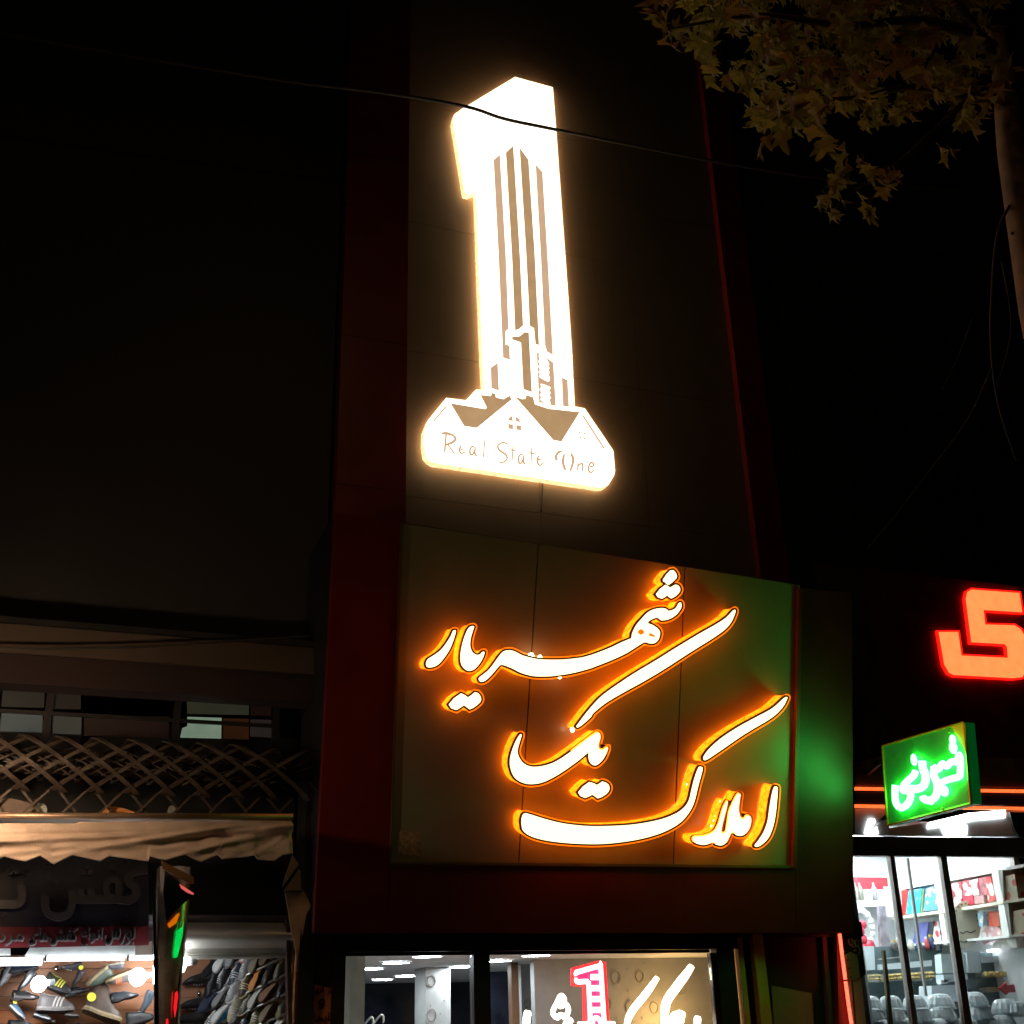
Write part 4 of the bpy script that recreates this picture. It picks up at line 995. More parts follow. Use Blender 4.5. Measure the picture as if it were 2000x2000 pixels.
gtube(((1095, 860), (1165, 900), (1240, 800), (1310, 850), (1390, 770), (1480, 770), (1525, 650), (1545, 800), (1540, 960), (1520, 1030), (1400, 1060), (1280, 1100), (1200, 1140)), .028)
gdot((1270, 1275), .046, 1)
gdot((1040, 1440), .036, 1)
gdot((1412, 400), .036, 1.3)
gdot((1420, 530), .044, 1.2)
for q in ((1345, 260), (1228, 1575)):
    x, y = Gz(q)[0]; MB().ball(at(x, y, PX(XB-.02)), .012, seg=8, rings=6).build('screw_cap', m_gold, gb)

for px, py in ((1730, 1480), (1737, 1590)):
    q = at(px, py, PX(XB+.05)); MB().tube([q, Vector((XR+.28, .0, q.z))], .018, 8).build('bracket_arm', m_iron_, gb, smooth=True)
# canopy with two lines of led and the lit soffit
cn = thing('shop_canopy', 'sweet shop canopy with two red led lines above a bright white soffit', 'canopy', tuple(at(1850, 1580, PY(-.1))))
def cq(pts, y, d, name, m, par=cn): return quadbox(pts, y, d, name, m, par)
cq([(1671, 1492), (1730, 1472), (2060, 1484), (2060, 1538), (1671, 1534)], -.10, .1, 'top_panel', mat('brown canopy board', (.26, .13, .075), .45))
cq([(1671, 1546), (2060, 1551), (2060, 1574), (1671, 1570)], -.095, .1, 'middle_panel', mat('dark canopy board', (.05, .04, .035), .4))
e_ledo = mat('red led line', (1, .3, .1), .4, em=(1, .14, .03), es=1.6, var=.5, scale=60)
cq([(1671, 1537), (2060, 1543), (2060, 1549), (1671, 1543)], -.115, .02, 'led_line', e_ledo)
cq([(1671, 1571), (2060, 1577), (2060, 1583), (1671, 1577)], -.115, .02, 'led_line', e_ledo)
m_soff = mat('soffit panel', (.62, .64, .64), .4, var=.08)
cq([(1670, 1579), (1735, 1579), (1738, 1632), (1670, 1630)], -.06, .06, 'soffit_panel', m_soff)
cq([(1737, 1617), (1985, 1583), (2060, 1583), (2060, 1634), (1739, 1632)], -.06, .06, 'soffit_panel', m_soff)
e_soff = mat('soffit light', (1, 1, 1), .4, em=(.95, 1, 1), es=7, var=0)
cq([(1815, 1606), (1890, 1588), (1964, 1582), (1964, 1596), (1900, 1602), (1812, 1618)], -.075, .012, 'soffit_light', e_soff)
cq([(1698, 1600), (1708, 1599), (1716, 1628), (1690, 1628)], -.075, .012, 'soffit_light', e_soff)
cq([(1840, 1616), (1890, 1612), (1888, 1632), (1846, 1631)], -.075, .012, 'soffit_light', e_soff)
cq([(1972, 1586), (2060, 1588), (2060, 1634), (1990, 1634), (1980, 1615)], -.11, .03, 'speaker_cover', mat('dark plastic cover', (.03, .05, .045), .35))
cq([(1668, 1633), (2060, 1637), (2060, 1674), (1668, 1671)], -.10, .1, 'door_head', mat('anodised door head', (.16, .15, .14), .35, .4))
# shop front
sf = thing('glazed_shopfront', 'glazed sweet shop front with thin leaning mullions', 'glazing', tuple(at(1850, 1850, PY(0))))
m_mul = mat('grey brown mullion', (.42, .36, .33), .4, .5)
cq([(1738, 1671), (1747, 1671), (1800, 2050), (1790, 2050)], -.04, .06, 'mullion', m_mul, sf)
cq([(1837, 1672), (1849, 1672), (1907, 2050), (1893, 2050)], -.04, .06, 'mullion', m_mul, sf)
cq([(1979, 1673), (1989, 1673), (2020, 1850), (2008, 1850)], -.04, .06, 'mullion', m_mul, sf)
cq([(1671, 1672), (1736, 1672), (1788, 2050), (1700, 2050)], -.004, .006, 'pane', m_glass, sf)
cq([(1748, 1672), (1836, 1673), (1892, 2050), (1801, 2050)], -.004, .006, 'pane', m_glass, sf)
cq([(1850, 1673), (1978, 1673), (2007, 1850), (2060, 2050), (1908, 2050)], -.004, .006, 'pane', m_glass, sf)
cq([(1771, 1676), (1776, 1676), (1812, 1945), (1808, 1945)], .12, .02, 'rod', mat('pale rod', (.45, .42, .4), .4), sf)
cq([(1725, 1856), (1730, 1856), (1750, 2050), (1741, 2050)], .05, .03, 'handle', mat('black gold handle', (.10, .075, .03), .3, .5), sf)
# interior
sr = thing('sweet_shop_interior', 'dazzling white sweet shop room behind the glazed front', 'room', (8.5, 1, 0))
YBk = 2.1
cr = at(1740, 1735, PY(YBk)); XW = cr.x
ztop = at(1850, 1672, PY(0)).z+.28
m_bw = mat('white shop wall', (.78, .80, .80), .5, var=.03)
MB().box((XR+.06, YBk, 0), (XW+.1, YBk+.1, ztop)).build('back_wall', m_bw, sr)
MB().box((XW, .1, 0), (XW+.1, YBk-.002, ztop)).build('side_wall', m_bw, sr)
MB().box((XR+.0, .1, 0), (XR+.06, YBk, ztop)).build('side_wall', m_bw, sr)
MB().box((XR, .02, ztop), (XW+.1, YBk+.1, ztop+.06)).build('ceiling', m_bw, sr)
MB().box((XR+.06, .05, 0), (XW, YBk, .01)).build('floor', MATS['office floor'], sr)
e_pan = mat('ceiling light panel', (1, 1, 1), .5, em=(.86, .98, 1), es=18, var=0)
for i in range(2):
    t = thing('ceiling_panel_light', ['front', 'rear'][i]+' square light panel in the sweet shop ceiling', 'ceiling light', (XR+.9, .6+.9*i, ztop), 'sweet shop ceiling lights')
    MB().box((XR+.35, .3+.9*i, ztop-.03), (XW-.25, .85+.9*i, ztop-.005)).build('diffuser', e_pan, t)
    MB().box((XR+.3, .25+.9*i, ztop-.022), (XR+.345, .9+.9*i, ztop-.003)).build('trim', m_white, t)
E8 = zf(1650, 1650, .1812)
PBk = PY(YBk); PSd = PX(XW)
def backbox(name, pts, d, m, par=None, y=None):
    yy = YBk-.004 if y is None else y
    return MB().prism(p3(pts, PY(yy-d)), (0, d, 0)).build(name, m, par)
def sidebox(name, pts, d, m, par=None):
    return MB().prism(p3(pts, PX(XW-.006-d)), (d, 0, 0)).build(name, m, par)
# back wall things
backbox('red_panel', [(1664, 1713), (1733, 1714), (1735, 1737), (1664, 1736)], .02, mat('red wall panel', (.42, .035, .055), .4), sr)
m_shelf = mat('white laminate', (.74, .74, .70), .4, var=.04)
backbox('shelf', [(1664, 1759), (1728, 1758), (1728, 1770), (1664, 1771)], .25, m_shelf, sr)
for i, (x0, x1, c, l) in enumerate(((1669, 1676, (.25, .22, .19), 'first grey bottle'), (1678, 1686, (.22, .2, .17), 'second grey bottle'), (1706, 1713, (.3, .3, .33), 'third grey bottle, set apart,'))):
    q = at((x0+x1)/2, 1757, PY(YBk-.12)); h = .19
    o = MB().lathe([(0, 0), (.034, 0), (.036, .1), (.03, .13), (.014, .155), (.014, h), (0, h)], q, seg=10).build('bottle', mat('bottle %d' % i, c, .3), smooth=True)
    tag(o, l+' on the white shelf at the left of the sweet shop', 'bottle')
for i, (x0, x1) in enumerate(((1688, 1705), (1714, 1726))):
    tag(backbox('white_tub', [(x0, 1737), (x1, 1737), (x1, 1758), (x0, 1758)], .14, mat('tub plastic', (.6, .6, .62), .4)), ['wide', 'narrow'][i]+' white tub between the bottles on the white shelf', 'tub')
wq = at(1683, 1812, PY(YBk-.3))
wr = thing('wreath', 'white ruffled wreath with a red bow hanging left of the purple stand', 'wreath', tuple(wq))
for k in range(16):
    a = k*math.pi/8; MB().ball((wq.x+.15*math.cos(a), wq.y, wq.z+.19*math.sin(a)), .042, seg=7, rings=5, sc=(1, .6, 1)).build('petal', mat('white petal', (.75, .75, .75), .5), wr)
for k, (x, z, r) in enumerate(((-.06, -.04, .07), (.0, .03, .05), (-.03, -.13, .06), (.05, -.2, .075), (-.04, -.22, .06))):
    MB().ball((wq.x+x, wq.y-.03, wq.z+z), r, seg=9, rings=6, sc=(1, .6, 1)).build('bow', mat('red satin', (.5, .03, .06), .35), wr, smooth=True)
tag(backbox('display_stand', E8((370, 650), (430, 660), (500, 1100), (400, 1110)), .05, mat('purple grey stand', (.22, .19, .22), .4, var=.5, scale=12), y=YBk-.45), 'slim purple grey stand between the wreath and the white shelves', 'stand')
# side shelving
su = thing('wall_shelves', 'long white wall shelves stacked with gift boxes along the right wall', 'shelves', tuple(at(1880, 1760, PSd)))
sidebox('shelf', E8((520, 470), (1930, 205), (1930, 240), (520, 500)), .16, m_shelf, su)
sidebox('shelf', E8((500, 780), (1300, 668), (1932, 570), (1932, 600), (1300, 700), (500, 810)), .28, mat('cream laminate', (.70, .66, .50), .4), su)
sidebox('shelf', E8((480, 1090), (1932, 960), (1932, 985), (480, 1115)), .28, m_shelf, su)
sidebox('divider', E8((415, 450), (530, 470), (540, 640), (520, 780), (455, 780)), .30, mat('pinkish white side', (.62, .56, .56), .4), su)
sidebox('divider', E8((960, 375), (1035, 375), (1075, 700), (1010, 720)), .27, m_shelf, su)
sidebox('divider', E8((1575, 270), (1700, 270), (1715, 600), (1640, 620)), .27, m_shelf, su)
sidebox('divider', E8((1010, 730), (1060, 720), (1110, 1075), (1065, 1085)), .27, m_shelf, su)
sidebox('divider', E8((1650, 640), (1760, 625), (1800, 1000), (1700, 1010)), .27, m_shelf, su)
sidebox('back_board', E8((455, 800), (760, 770), (740, 1095), (480, 1100)), .02, mat('pale blue board', (.55, .62, .66), .5), su)
def pm(name, c, c2, sc): 
    m = mat(name, c, .4, var=0); n = m.node_tree; b = n.nodes['Principled BSDF']
    v = n.nodes.new('ShaderNodeTexVoronoi'); v.inputs['Scale'].default_value = sc
    tc = n.nodes.new('ShaderNodeTexCoord'); n.links.new(tc.outputs['Object'], v.inputs['Vector'])
    r = n.nodes.new('ShaderNodeValToRGB'); r.color_ramp.elements[0].position = .35; r.color_ramp.elements[1].position = .42
    r.color_ramp.elements[0].color = (*c2, 1); r.color_ramp.elements[1].color = (*c, 1)
    n.links.new(v.outputs['Distance'], r.inputs[0]); n.links.new(r.outputs[0], b.inputs['Base Color']); return m
boxes = [
 (((570, 500), (686, 488), (655, 765), (512, 775)), .20, mat('red gift box', (.42, .03, .03), .35), 'plain red box at the left end of the upper shelf'),
 (((690, 492), (828, 472), (803, 738), (657, 748)), .20, pm('sky blue print', (.02, .36, .60), (.15, .6, .75), 16), 'sky blue printed box on the upper shelf'),
 (((830, 472), (852, 470), (834, 730), (806, 735)), .19, mat('olive box', (.14, .20, .08), .4), 'thin olive box wedged right of the sky blue one'),
 (((872, 472), (985, 440), (992, 700), (846, 716)), .19, pm('blue orange print', (.08, .25, .55), (.75, .3, .2), 13), 'blue box with orange pattern at the end of the first upper bay'),
 (((772, 842), (905, 830), (862, 1078), (726, 1088)), .18, mat('violet blue box', (.13, .14, .40), .35, var=.25), 'violet blue box on the lower shelf'),
 (((908, 832), (960, 826), (930, 1062), (866, 1080)), .17, mat('black blue box', (.03, .035, .06), .35), 'dark box leaning right of the violet blue one'),
 (((962, 832), (1008, 822), (1042, 1062), (946, 1072)), .16, pm('white red print', (.7, .68, .68), (.5, .05, .06), 12), 'white box with red print on the lower shelf'),
 (((1062, 470), (1110, 455), (1120, 650), (1072, 660)), .16, mat('brown red box', (.30, .14, .13), .4), 'brown red box half hidden by the middle mullion'),
 (((1135, 425), (1258, 392), (1262, 640), (1165, 655)), .18, pm('maroon ribbon print', (.32, .05, .06), (.7, .6, .6), 7), 'maroon box with pale ribbon in the second upper bay'),
 (((1266, 395), (1345, 380), (1372, 545), (1275, 548)), .17, pm('red white dots', (.6, .06, .08), (.75, .72, .72), 10), 'red and white patterned box on top of the second upper bay'),
 (((1268, 556), (1380, 550), (1390, 640), (1285, 652)), .17, mat('crimson box', (.5, .03, .06), .35), 'small crimson box under the red and white one'),
 (((1352, 385), (1432, 365), (1445, 540), (1378, 545)), .16, pm('white red heart print', (.72, .66, .66), (.55, .05, .08), 8), 'white box with red shapes in the second upper bay'),
 (((1392, 550), (1495, 545), (1500, 630), (1396, 640)), .16, mat('grey maroon box', (.4, .22, .22), .4), 'greyish maroon box on the cream shelf'),
 (((1438, 362), (1515, 345), (1540, 540), (1450, 542)), .15, mat('striped maroon', (.36, .10, .12), .4, var=.5, scale=20), 'striped maroon box right of the white one with red shapes'),
 (((1520, 345), (1570, 345), (1618, 590), (1545, 620)), .15, pm('scarlet white print', (.62, .04, .04), (.78, .75, .72), 9), 'scarlet and white box at the end of the second upper bay'),
 (((1722, 340), (1828, 315), (1872, 590), (1724, 603)), .25, pm('gold zigzag', (.62, .55, .36), (.6, .08, .04), 11), 'cream patterned bag with red flashes in the third upper bay'),
 (((1818, 715), (1932, 690), (1940, 985), (1816, 985)), .25, pm('cream zigzag', (.64, .57, .38), (.55, .07, .04), 10), 'cream patterned bag in the right lower bay'),
 (((1428, 735), (1492, 720), (1488, 880), (1450, 880)), .2, pm('blue white pack', (.3, .5, .6), (.75, .75, .75), 14), 'small blue and white pack right of the oval plate'),
 (((1542, 722), (1648, 716), (1672, 872), (1556, 880)), .16, mat('orange red box', (.58, .09, .05), .35), 'orange red box in the lower bay above the wrapped pack'),
 (((1475, 935), (1530, 880), (1640, 870), (1690, 930), (1688, 1000), (1500, 1075), (1475, 1040)), .14, pm('pink wrap', (.6, .35, .36), (.8, .75, .75), 12), 'pink cellophane wrapped pack on the lower shelf'),
 (((1600, 1055), (1760, 1010), (1932, 960), (1932, 1110), (1600, 1115)), .2, pm('cream heap', (.66, .62, .54), (.8, .78, .74), 14), 'heap of cream packets on top of the glass counter'),
]
for q, d, m, l in boxes:
    tag(sidebox('gift_box', E8(*q), d, m), l, 'box', 'gift boxes on the sweet shop shelves')
# oval plate stuck to the glass
ov = thing('oval_plaque', 'large oval beige plaque hung behind the middle mullion of the sweet shop', 'plaque', tuple(at(1890, 1806, PY(-.02))))
m_pl = mat('beige plaque', (.42, .39, .31), .6, var=.05)
oc = [(1886+30*math.cos(k*math.pi/14), 1806+47*math.sin(k*math.pi/14)) for k in range(28)]
quadbox(oc, .62, .01, 'plate', m_pl, ov)
m_ink = mat('dark ink', (.05, .045, .03), .6)
for k in range(10):
    a = math.radians(-155+k*16); x, y = 1886+25*math.cos(a), 1806+41*math.sin(a)
    quadbox([(x-2, y-1.2), (x+2.2, y-1.6), (x+1.6, y+1.4), (x-1.4, y+1.8)], .615, .004, 'mark', mat('brown ink', (.15, .06, .03), .6), ov)
for q in (((1876, 1821), (1882, 1823), (1888, 1819), (1896, 1822), (1906, 1817)), ((1874, 1838), (1884, 1840), (1894, 1837), (1906, 1839))):
    quadbox(stroke(smooth(q, 3, closed=False), 2.2), .614, .004, 'mark', m_ink, ov)
# counters and their sweets
ct = thing('glass_counter', 'pale refrigerated counter with trays of yellow sweets', 'counter', tuple(at(1850, 1930, PY(1.1))))
m_ct = mat('pale blue enamel', (.52, .58, .62), .35, var=.06)
m_ctd = mat('dark counter glass', (.10, .14, .15), .2, var=.2)  # dark tone of the counter bodies
C6 = zf(1640, 1840, .0932); C7 = zf(1820, 1840, .0932)
YC = 1.1
def yat(pts, y):
    return y if max(q[0] for q in pts) < 1842 else min(y, .52 if y > .9 else .44)
def cbox(name, pts, y, d, m, par=ct):
    y = yat(pts, y) if 'body' not in name or max(q[0] for q in pts) < 1900 else .60; return MB().prism(p3(pts, PY(y)), (0, d, 0)).build(name, m, par)
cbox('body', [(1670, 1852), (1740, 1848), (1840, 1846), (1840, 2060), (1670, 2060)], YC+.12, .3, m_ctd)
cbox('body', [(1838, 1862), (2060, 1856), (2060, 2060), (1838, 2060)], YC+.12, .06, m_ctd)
cbox('top_edge', C6((500, 90), (720, 85), (745, 580), (560, 590)), YC, .05, m_ct)
cbox('glass_edge', C6((820, 350), (1280, 300), (1282, 325), (822, 375)), YC, .05, m_alu)
cbox('front_rail', C6((850, 470), (1290, 430), (1932, 380), (1932, 500), (1300, 555), (850, 580)), YC, .05, m_ct)
cbox('front_rail', C7((1040, 310), (1932, 240), (1932, 370), (1050, 440)), YC, .05, m_ct)
cbox('side_panel', C7((720, 215), (1000, 200), (1040, 590), (1000, 640), (790, 640)), YC, .05, m_ct)
cbox('tube_light', C7((1160, 175), (1200, 155), (1932, 95), (1932, 150), (1190, 208)), YC-.02, .015, e_tube)
m_sw = mat('yellow pastry', (.50, .36, .12), .7, var=.5, scale=25, bump=.5)
for q, l in ((C6((520, 680), (800, 660), (820, 830), (540, 850)), 'pale yellow pastry tray at the left of the counter'), (C6((860, 680), (1320, 640), (1350, 800), (880, 840)), 'golden pastry tray between the handle and the first mullion'),
             (C6((1450, 640), (1932, 600), (1932, 800), (1480, 820)), 'golden pastry tray right of the first mullion'), (C7((1050, 640), (1700, 620), (1700, 720), (1060, 740)), 'long pastry tray in the right hand counter'),
             (C7((1750, 540), (1932, 520), (1932, 690), (1720, 720)), 'pastry heap at the far right of the counter'), (C7((1130, 960), (1330, 940), (1430, 1040), (1140, 1060)), 'yellow sweets beside the tip of the red arrow')):
    yq = yat(q, YC)-.02
    a, b = p3(q, PY(yq))[:2]
    t = thing('pastry_tray', l, 'pastry tray', tuple(a), 'pastry trays in the counter')
    pp = p3(q, PY(yq)); MB().prism(pp, (0, .10, 0)).build('tray', mat('tray steel', (.4, .38, .33), .3, .6), t)
    n = 9; mb = MB()
    for k in range(n*2):
        f = (k % n+.5)/n; lo = pp[3].lerp(pp[2], f); hi = pp[0].lerp(pp[1], f); c = lo.lerp(hi, .35+.4*(k//n))
        MB().ball((c.x, c.y-.03-random.random()*.02, c.z), (pp[1]-pp[0]).length/n*.62, seg=7, rings=5, sc=(1, .8, .75)).build('pastry', m_sw, t, smooth=True)
for i, (px, h, r, c, l) in enumerate(((1748, .10, .035, (.07, .06, .06), 'short dark jar at the left end of the counter top'), (1757, .13, .03, (.3, .25, .28), 'tall mauve jar next to the short dark jar'), (1766, .07, .04, (.12, .12, .13), 'squat grey jar on the counter top'),
        (1781, .11, .03, (.45, .42, .36), 'cream jar just left of the thin rod'), (1797, .09, .036, (.05, .07, .12), 'navy jar just right of the first mullion'), (1812, .14, .026, (.35, .06, .06), 'slim red bottle on the counter top'), (1822, .16, .034, (.03, .04, .09), 'tall dark blue jar near the middle mullion'), (1831, .09, .03, (.5, .5, .5), 'white jar touching the tall dark blue one'))):
    q = at(px, 1856, PY(1.18)); mm = mat('jar glaze %d' % i, c, .3)
    t = thing('jar', l, 'jar', tuple(q), 'jars on the counter top')
    MB().lathe([(0, 0), (r, 0), (r*1.05, h*.3), (r*.95, h*.7), (r*.6, h*.85), (0, h*.85)], q, seg=12).build('body', mm, t, smooth=True)
    MB().lathe([(0, h*.855), (r*.66, h*.855), (r*.66, h), (0, h)], q, seg=12).build('lid', m_white if i % 2 else m_gold, t)
sc_ = thing('weighing_scale', 'white weighing scale standing on the counter behind the middle mullion', 'scale', tuple(at(1855, 1885, PY(.9))))
cbox('display', C7((190, 260), (500, 240), (700, 235), (740, 640), (220, 650)), .9, .1, mat('white scale', (.62, .70, .72), .35), sc_)
cbox('pan', C7((240, 680), (740, 660), (760, 780), (260, 850)), .85, .12, m_ct, sc_)
cbox('knob', C7((190, 800), (330, 780), (340, 860), (195, 880)), .8, .06, m_white, sc_)
cbox('counter_block', C7((0, 915), (700, 890), (700, 1240), (0, 1250)), .85, .2, m_ct)
ar = [at(x, y, PY(.36)) for x, y in C7((1420, 960), (1560, 850), (1575, 905), (1860, 870), (1870, 1040), (1600, 1060), (1590, 1100))]
tag(MB().prism(ar, (0, .03, 0)).build('arrow_sign', mat('red arrow', (.36, .018, .02), .4)), 'red arrow sign pointing left over the sweets', 'sign')
# clear domed cake boxes stacked in the window
m_dome = glass_mat('clear plastic', (.86, .92, .94), .30, .05, milk=.5)
m_base = mat('cake box base', (.5, .55, .58), .25, var=.2)
di = 0
pos = [(1700, 1962, 0), (1741, 1961, 0), (1788, 1960, 0), (1838, 1957, 0), (1904, 1953, 0), (1965, 1966, 0),
       (1704, 1985, 1), (1748, 1984, 1), (1800, 1983, 1), (1842, 1981, 1), (1912, 1978, 1), (1985, 1972, 1), (1960, 1998, 1), (1720, 2008, 2), (1775, 2006, 2), (1832, 2006, 2), (1890, 2004, 2)]
wx = ['leftmost', 'second from left', 'third from left', 'fourth from left', 'fifth from left', 'rightmost']
rowc = [0, 0, 0]
for px, py, rw in pos:
    yy = .26-.05*rw
    c = at(px, py+12, PY(yy)); s = .125 if rw < 2 else .13
    if 1830 < px < 1850 or px > 1890: s *= 1.15
    k = rowc[rw]; rowc[rw] += 1
    l = '%s clear domed cake box in the %s row of the stack' % (['first', 'second', 'third', 'fourth', 'fifth', 'sixth', 'seventh'][k]+' from left', ['top', 'second', 'lowest'][rw])
    t = thing('cake_box', l, 'cake box', tuple(c), 'clear domed cake boxes')
    b = MB(); n = 28
    rings = [(1, 0), (.98, .28), (.80, .72), (.62, .92), (.35, 1.0), (.02, 1.02)]
    vs = []
    for (r, z) in rings:
        for j in range(n):
            a = 2*math.pi*j/n; fl = 1+.07*(j % 2)*(1 if z < .95 else 0)
            vs.append((c.x+s*r*fl*math.cos(a), c.y+s*.75*r*fl*math.sin(a), c.z+.13*z))
    fs = [(i*n+j, i*n+(j+1) % n, (i+1)*n+(j+1) % n, (i+1)*n+j) for i in range(5) for j in range(n)]
    b.add(vs, fs).build('lid', m_dome, t)
    MB().lathe([(0, -.012), (s*1.0, -.012), (s*1.06, .004), (0, .004)], c, seg=16).build('base', m_base, t)
# pillar cladding with the red led line
pd = thing('entrance_pillar', 'pillar with a bright red led edge and pale cladding left of the sweet shop door', 'pillar', tuple(at(1665, 1950, PY(-.1))))
quadbox([(1655, 1912), (1682, 1910), (1698, 2060), (1670, 2060)], -.12, .1, 'cladding', mat('pale cladding', (.36, .34, .345), .5, var=.06), pd)
quadbox([(1663, 1914), (1665, 1914), (1677, 2060), (1675, 2060)], -.124, .003, 'joint', m_black, pd)
e_lr = mat('red led tube', (1, .3, .2), .4, em=(1, .10, .055), es=3.2, var=.35, scale=50)
for q in (((1640, 1824), (1645, 1868), (1651, 1913)), ((1651.5, 1917), (1657, 1960), (1663, 2000), (1668, 2040))):
    MB().tube([at(x, y, PY(-.15)) for x, y in q], .016, 8).build('led_tube', e_lr, pd, smooth=True)
quadbox([(1634, 1824), (1639, 1824), (1663, 2060), (1640, 2060)], -.10, .06, 'red_edge', mat('red pillar edge', (.16, .02, .02), .5), pd)
bd = thing('menu_board', 'black board with pale ring doodles and a beige bottle shape on the pillar', 'board', tuple(at(1665, 1865, PY(-.13))))
quadbox([(1644, 1823), (1681, 1822), (1691, 1904), (1677, 1908), (1655, 1914)], -.135, .014, 'board', m_black, bd)
m_dood = mat('pale doodle', (.34, .29, .27), .5)
quadbox([(1650, 1866), (1660, 1859), (1671, 1864), (1676, 1872), (1680, 1911), (1655, 1914)], -.14, .004, 'bottle_shape', mat('beige bottle', (.26, .235, .20), .5), bd)
for (x, y, r) in ((1662, 1840, 5), (1667, 1843, 5), (1673, 1842, 5)):
    c = at(x, y, PY(-.14)); MB().tube([(c.x+r*.005*math.cos(k*.524), c.y, c.z+r*.0062*math.sin(k*.524)) for k in range(12)], .0035, 4, closed=True).build('ring', m_dood, bd)
quadbox(stroke(smooth([(1675, 1846), (1680, 1856), (1678, 1864), (1673, 1866)], 3, closed=False), 1.6), -.14, .004, 'doodle', m_dood, bd)
for q in ((1670, 1856), (1649, 1858)): quadbox([(q[0]-1.5, q[1]-1.5), (q[0]+1.5, q[1]-1.5), (q[0]+1.5, q[1]+2), (q[0]-1.5, q[1]+2)], -.14, .004, 'doodle', m_dood, bd)
for q in ((1655, 1875), (1658, 1891), (1654, 1908), (1662, 1908)): quadbox([(q[0]-2, q[1]), (q[0]+3, q[1]-2), (q[0]+3, q[1]), (q[0]-1, q[1]+2)], -.146, .004, 'mark', m_ink, bd)

# ================================================================== plane tree leaning in from the right
tree = thing('plane_tree', 'pale barked plane tree at the right edge with lobed leaves hanging over the street', 'tree', (5.2, -4.2, 0))
YT = -4.2
m_bark = mat('plane bark', (.22, .12, .06), .8, var=.35, scale=4, bump=.4, bscale=10)
m_twig = mat('twig', (.05, .026, .018), .8)
tp = [at(x, y, PY(YT)) for x, y in ((1945, 60), (1962, 160), (1976, 300), (1998, 430), (2028, 600), (2075, 800))]
lastp = tp[-1]; tp += [Vector((lastp.x+.15, YT, 1.8)), Vector((lastp.x+.18, YT, .7)), Vector((lastp.x+.18, YT, 0))]
MB().tube(tp, [.07, .10, .115, .13, .15, .17, .2, .22, .27], 12).build('trunk', m_bark, tree, smooth=True)
def limb(pxs, r0, r1, y=YT, name='branch', dy=0):
    q = smooth(pxs, 5, closed=False); n = len(q)
    pts = [at(x, yy, PY(y+dy*i/n)) for i, (x, yy) in enumerate(q)]
    MB().tube(pts, [r0+(r1-r0)*i/(n-1) for i in range(n)], 7).build(name, m_twig, tree, smooth=True)
limb([(1950, 100), (1880, 60), (1780, 40), (1650, 50), (1500, 30), (1400, 40), (1290, 60)], .06, .008, dy=-.1)
limb([(1965, 190), (1880, 190), (1780, 170), (1680, 190), (1580, 200), (1500, 240)], .045, .006, dy=.3)
limb([(1900, 185), (1830, 250), (1740, 330), (1660, 380), (1620, 420)], .03, .004, dy=-.2)
limb([(1940, 110), (1800, -60), (1600, -80), (1400, -40)], .05, .008, dy=.4)
limb([(1985, 380), (1950, 450), (1938, 560), (1936, 680), (1950, 790), (1985, 900)], .014, .006, name='twig')
limb([(1936, 720), (1890, 820), (1800, 940), (1730, 1030), (1690, 1075)], .008, .003, name='twig')
limb([(1900, 620), (1870, 700), (1840, 760)], .005, .003, name='twig')
limb([(1956, 510), (1975, 640), (1945, 760)], .006, .003, name='twig')
for y, dx in ((320, 16), (372, 12), (455, 20)):
    limb([(1975, y), (1985, y+3), (1985+dx, y-3)], .012, .006, name='twig')
def leafmat(nm, c):
    m = bpy.data.materials.new(nm); m.use_nodes = True; n = m.node_tree; b = n.nodes['Principled BSDF']
    b.inputs['Base Color'].default_value = (*c, 1); b.inputs['Roughness'].default_value = .7; b.inputs['Specular IOR Level'].default_value = .2
    tr_ = n.nodes.new('ShaderNodeBsdfTranslucent'); tr_.inputs[0].default_value = (*[x*1.25 for x in c], 1)
    mx = n.nodes.new('ShaderNodeMixShader'); mx.inputs[0].default_value = .38
    n.links.new(b.outputs[0], mx.inputs[1]); n.links.new(tr_.outputs[0], mx.inputs[2]); n.links.new(mx.outputs[0], n.nodes['Material Output'].inputs[0]); return m
LM = [leafmat('leaf green', (.19, .15, .026)), leafmat('leaf olive', (.25, .165, .032)), leafmat('leaf brown', (.18, .085, .025))]
def leaf_mesh(seed, m):
    rd = random.Random(seed)
    lob = [(-.05, 0), (-.30, -.10), (-.52, .02), (-.36, .16), (-.50, .34), (-.66, .52), (-.40, .50), (-.22, .46), (-.17, .72), (0, 1.0), (.17, .70), (.22, .46), (.42, .52), (.64, .55), (.48, .34), (.36, .17), (.54, .04), (.30, -.10), (.05, 0)]
    pts = [(x*(1+rd.uniform(-.12, .12)), y*(1+rd.uniform(-.08, .08))) for x, y in lob]
    f = lambda x, y: .22*abs(x)+.10*math.sin(y*3)-.28*y*y*rd.uniform(.8, 1.1)
    vs = [(x, y, f(x, y)) for x, y in pts]+[(0, .30, .02)]
    fs = [(i, (i+1) % len(pts), len(pts)) for i in range(len(pts))]
    o = len(vs); vs += [(-.012, .02, 0), (.012, .02, 0), (.03, -.5, -.1), (.012, -.5, -.1)]; fs.append((o, o+1, o+2, o+3))
    me = bpy.data.meshes.new('leaf'); me.from_pydata(vs, [], fs); me.materials.append(m); return me
LMESH = [leaf_mesh(i, LM[i % 3]) for i in range(9)]
def inpoly(x, y, P):
    c = False
    for i in range(len(P)):
        (x1, y1), (x2, y2) = P[i-1], P[i]
        if (y1 > y) != (y2 > y) and x < (x2-x1)*(y-y1)/(y2-y1)+x1: c = not c
    return c
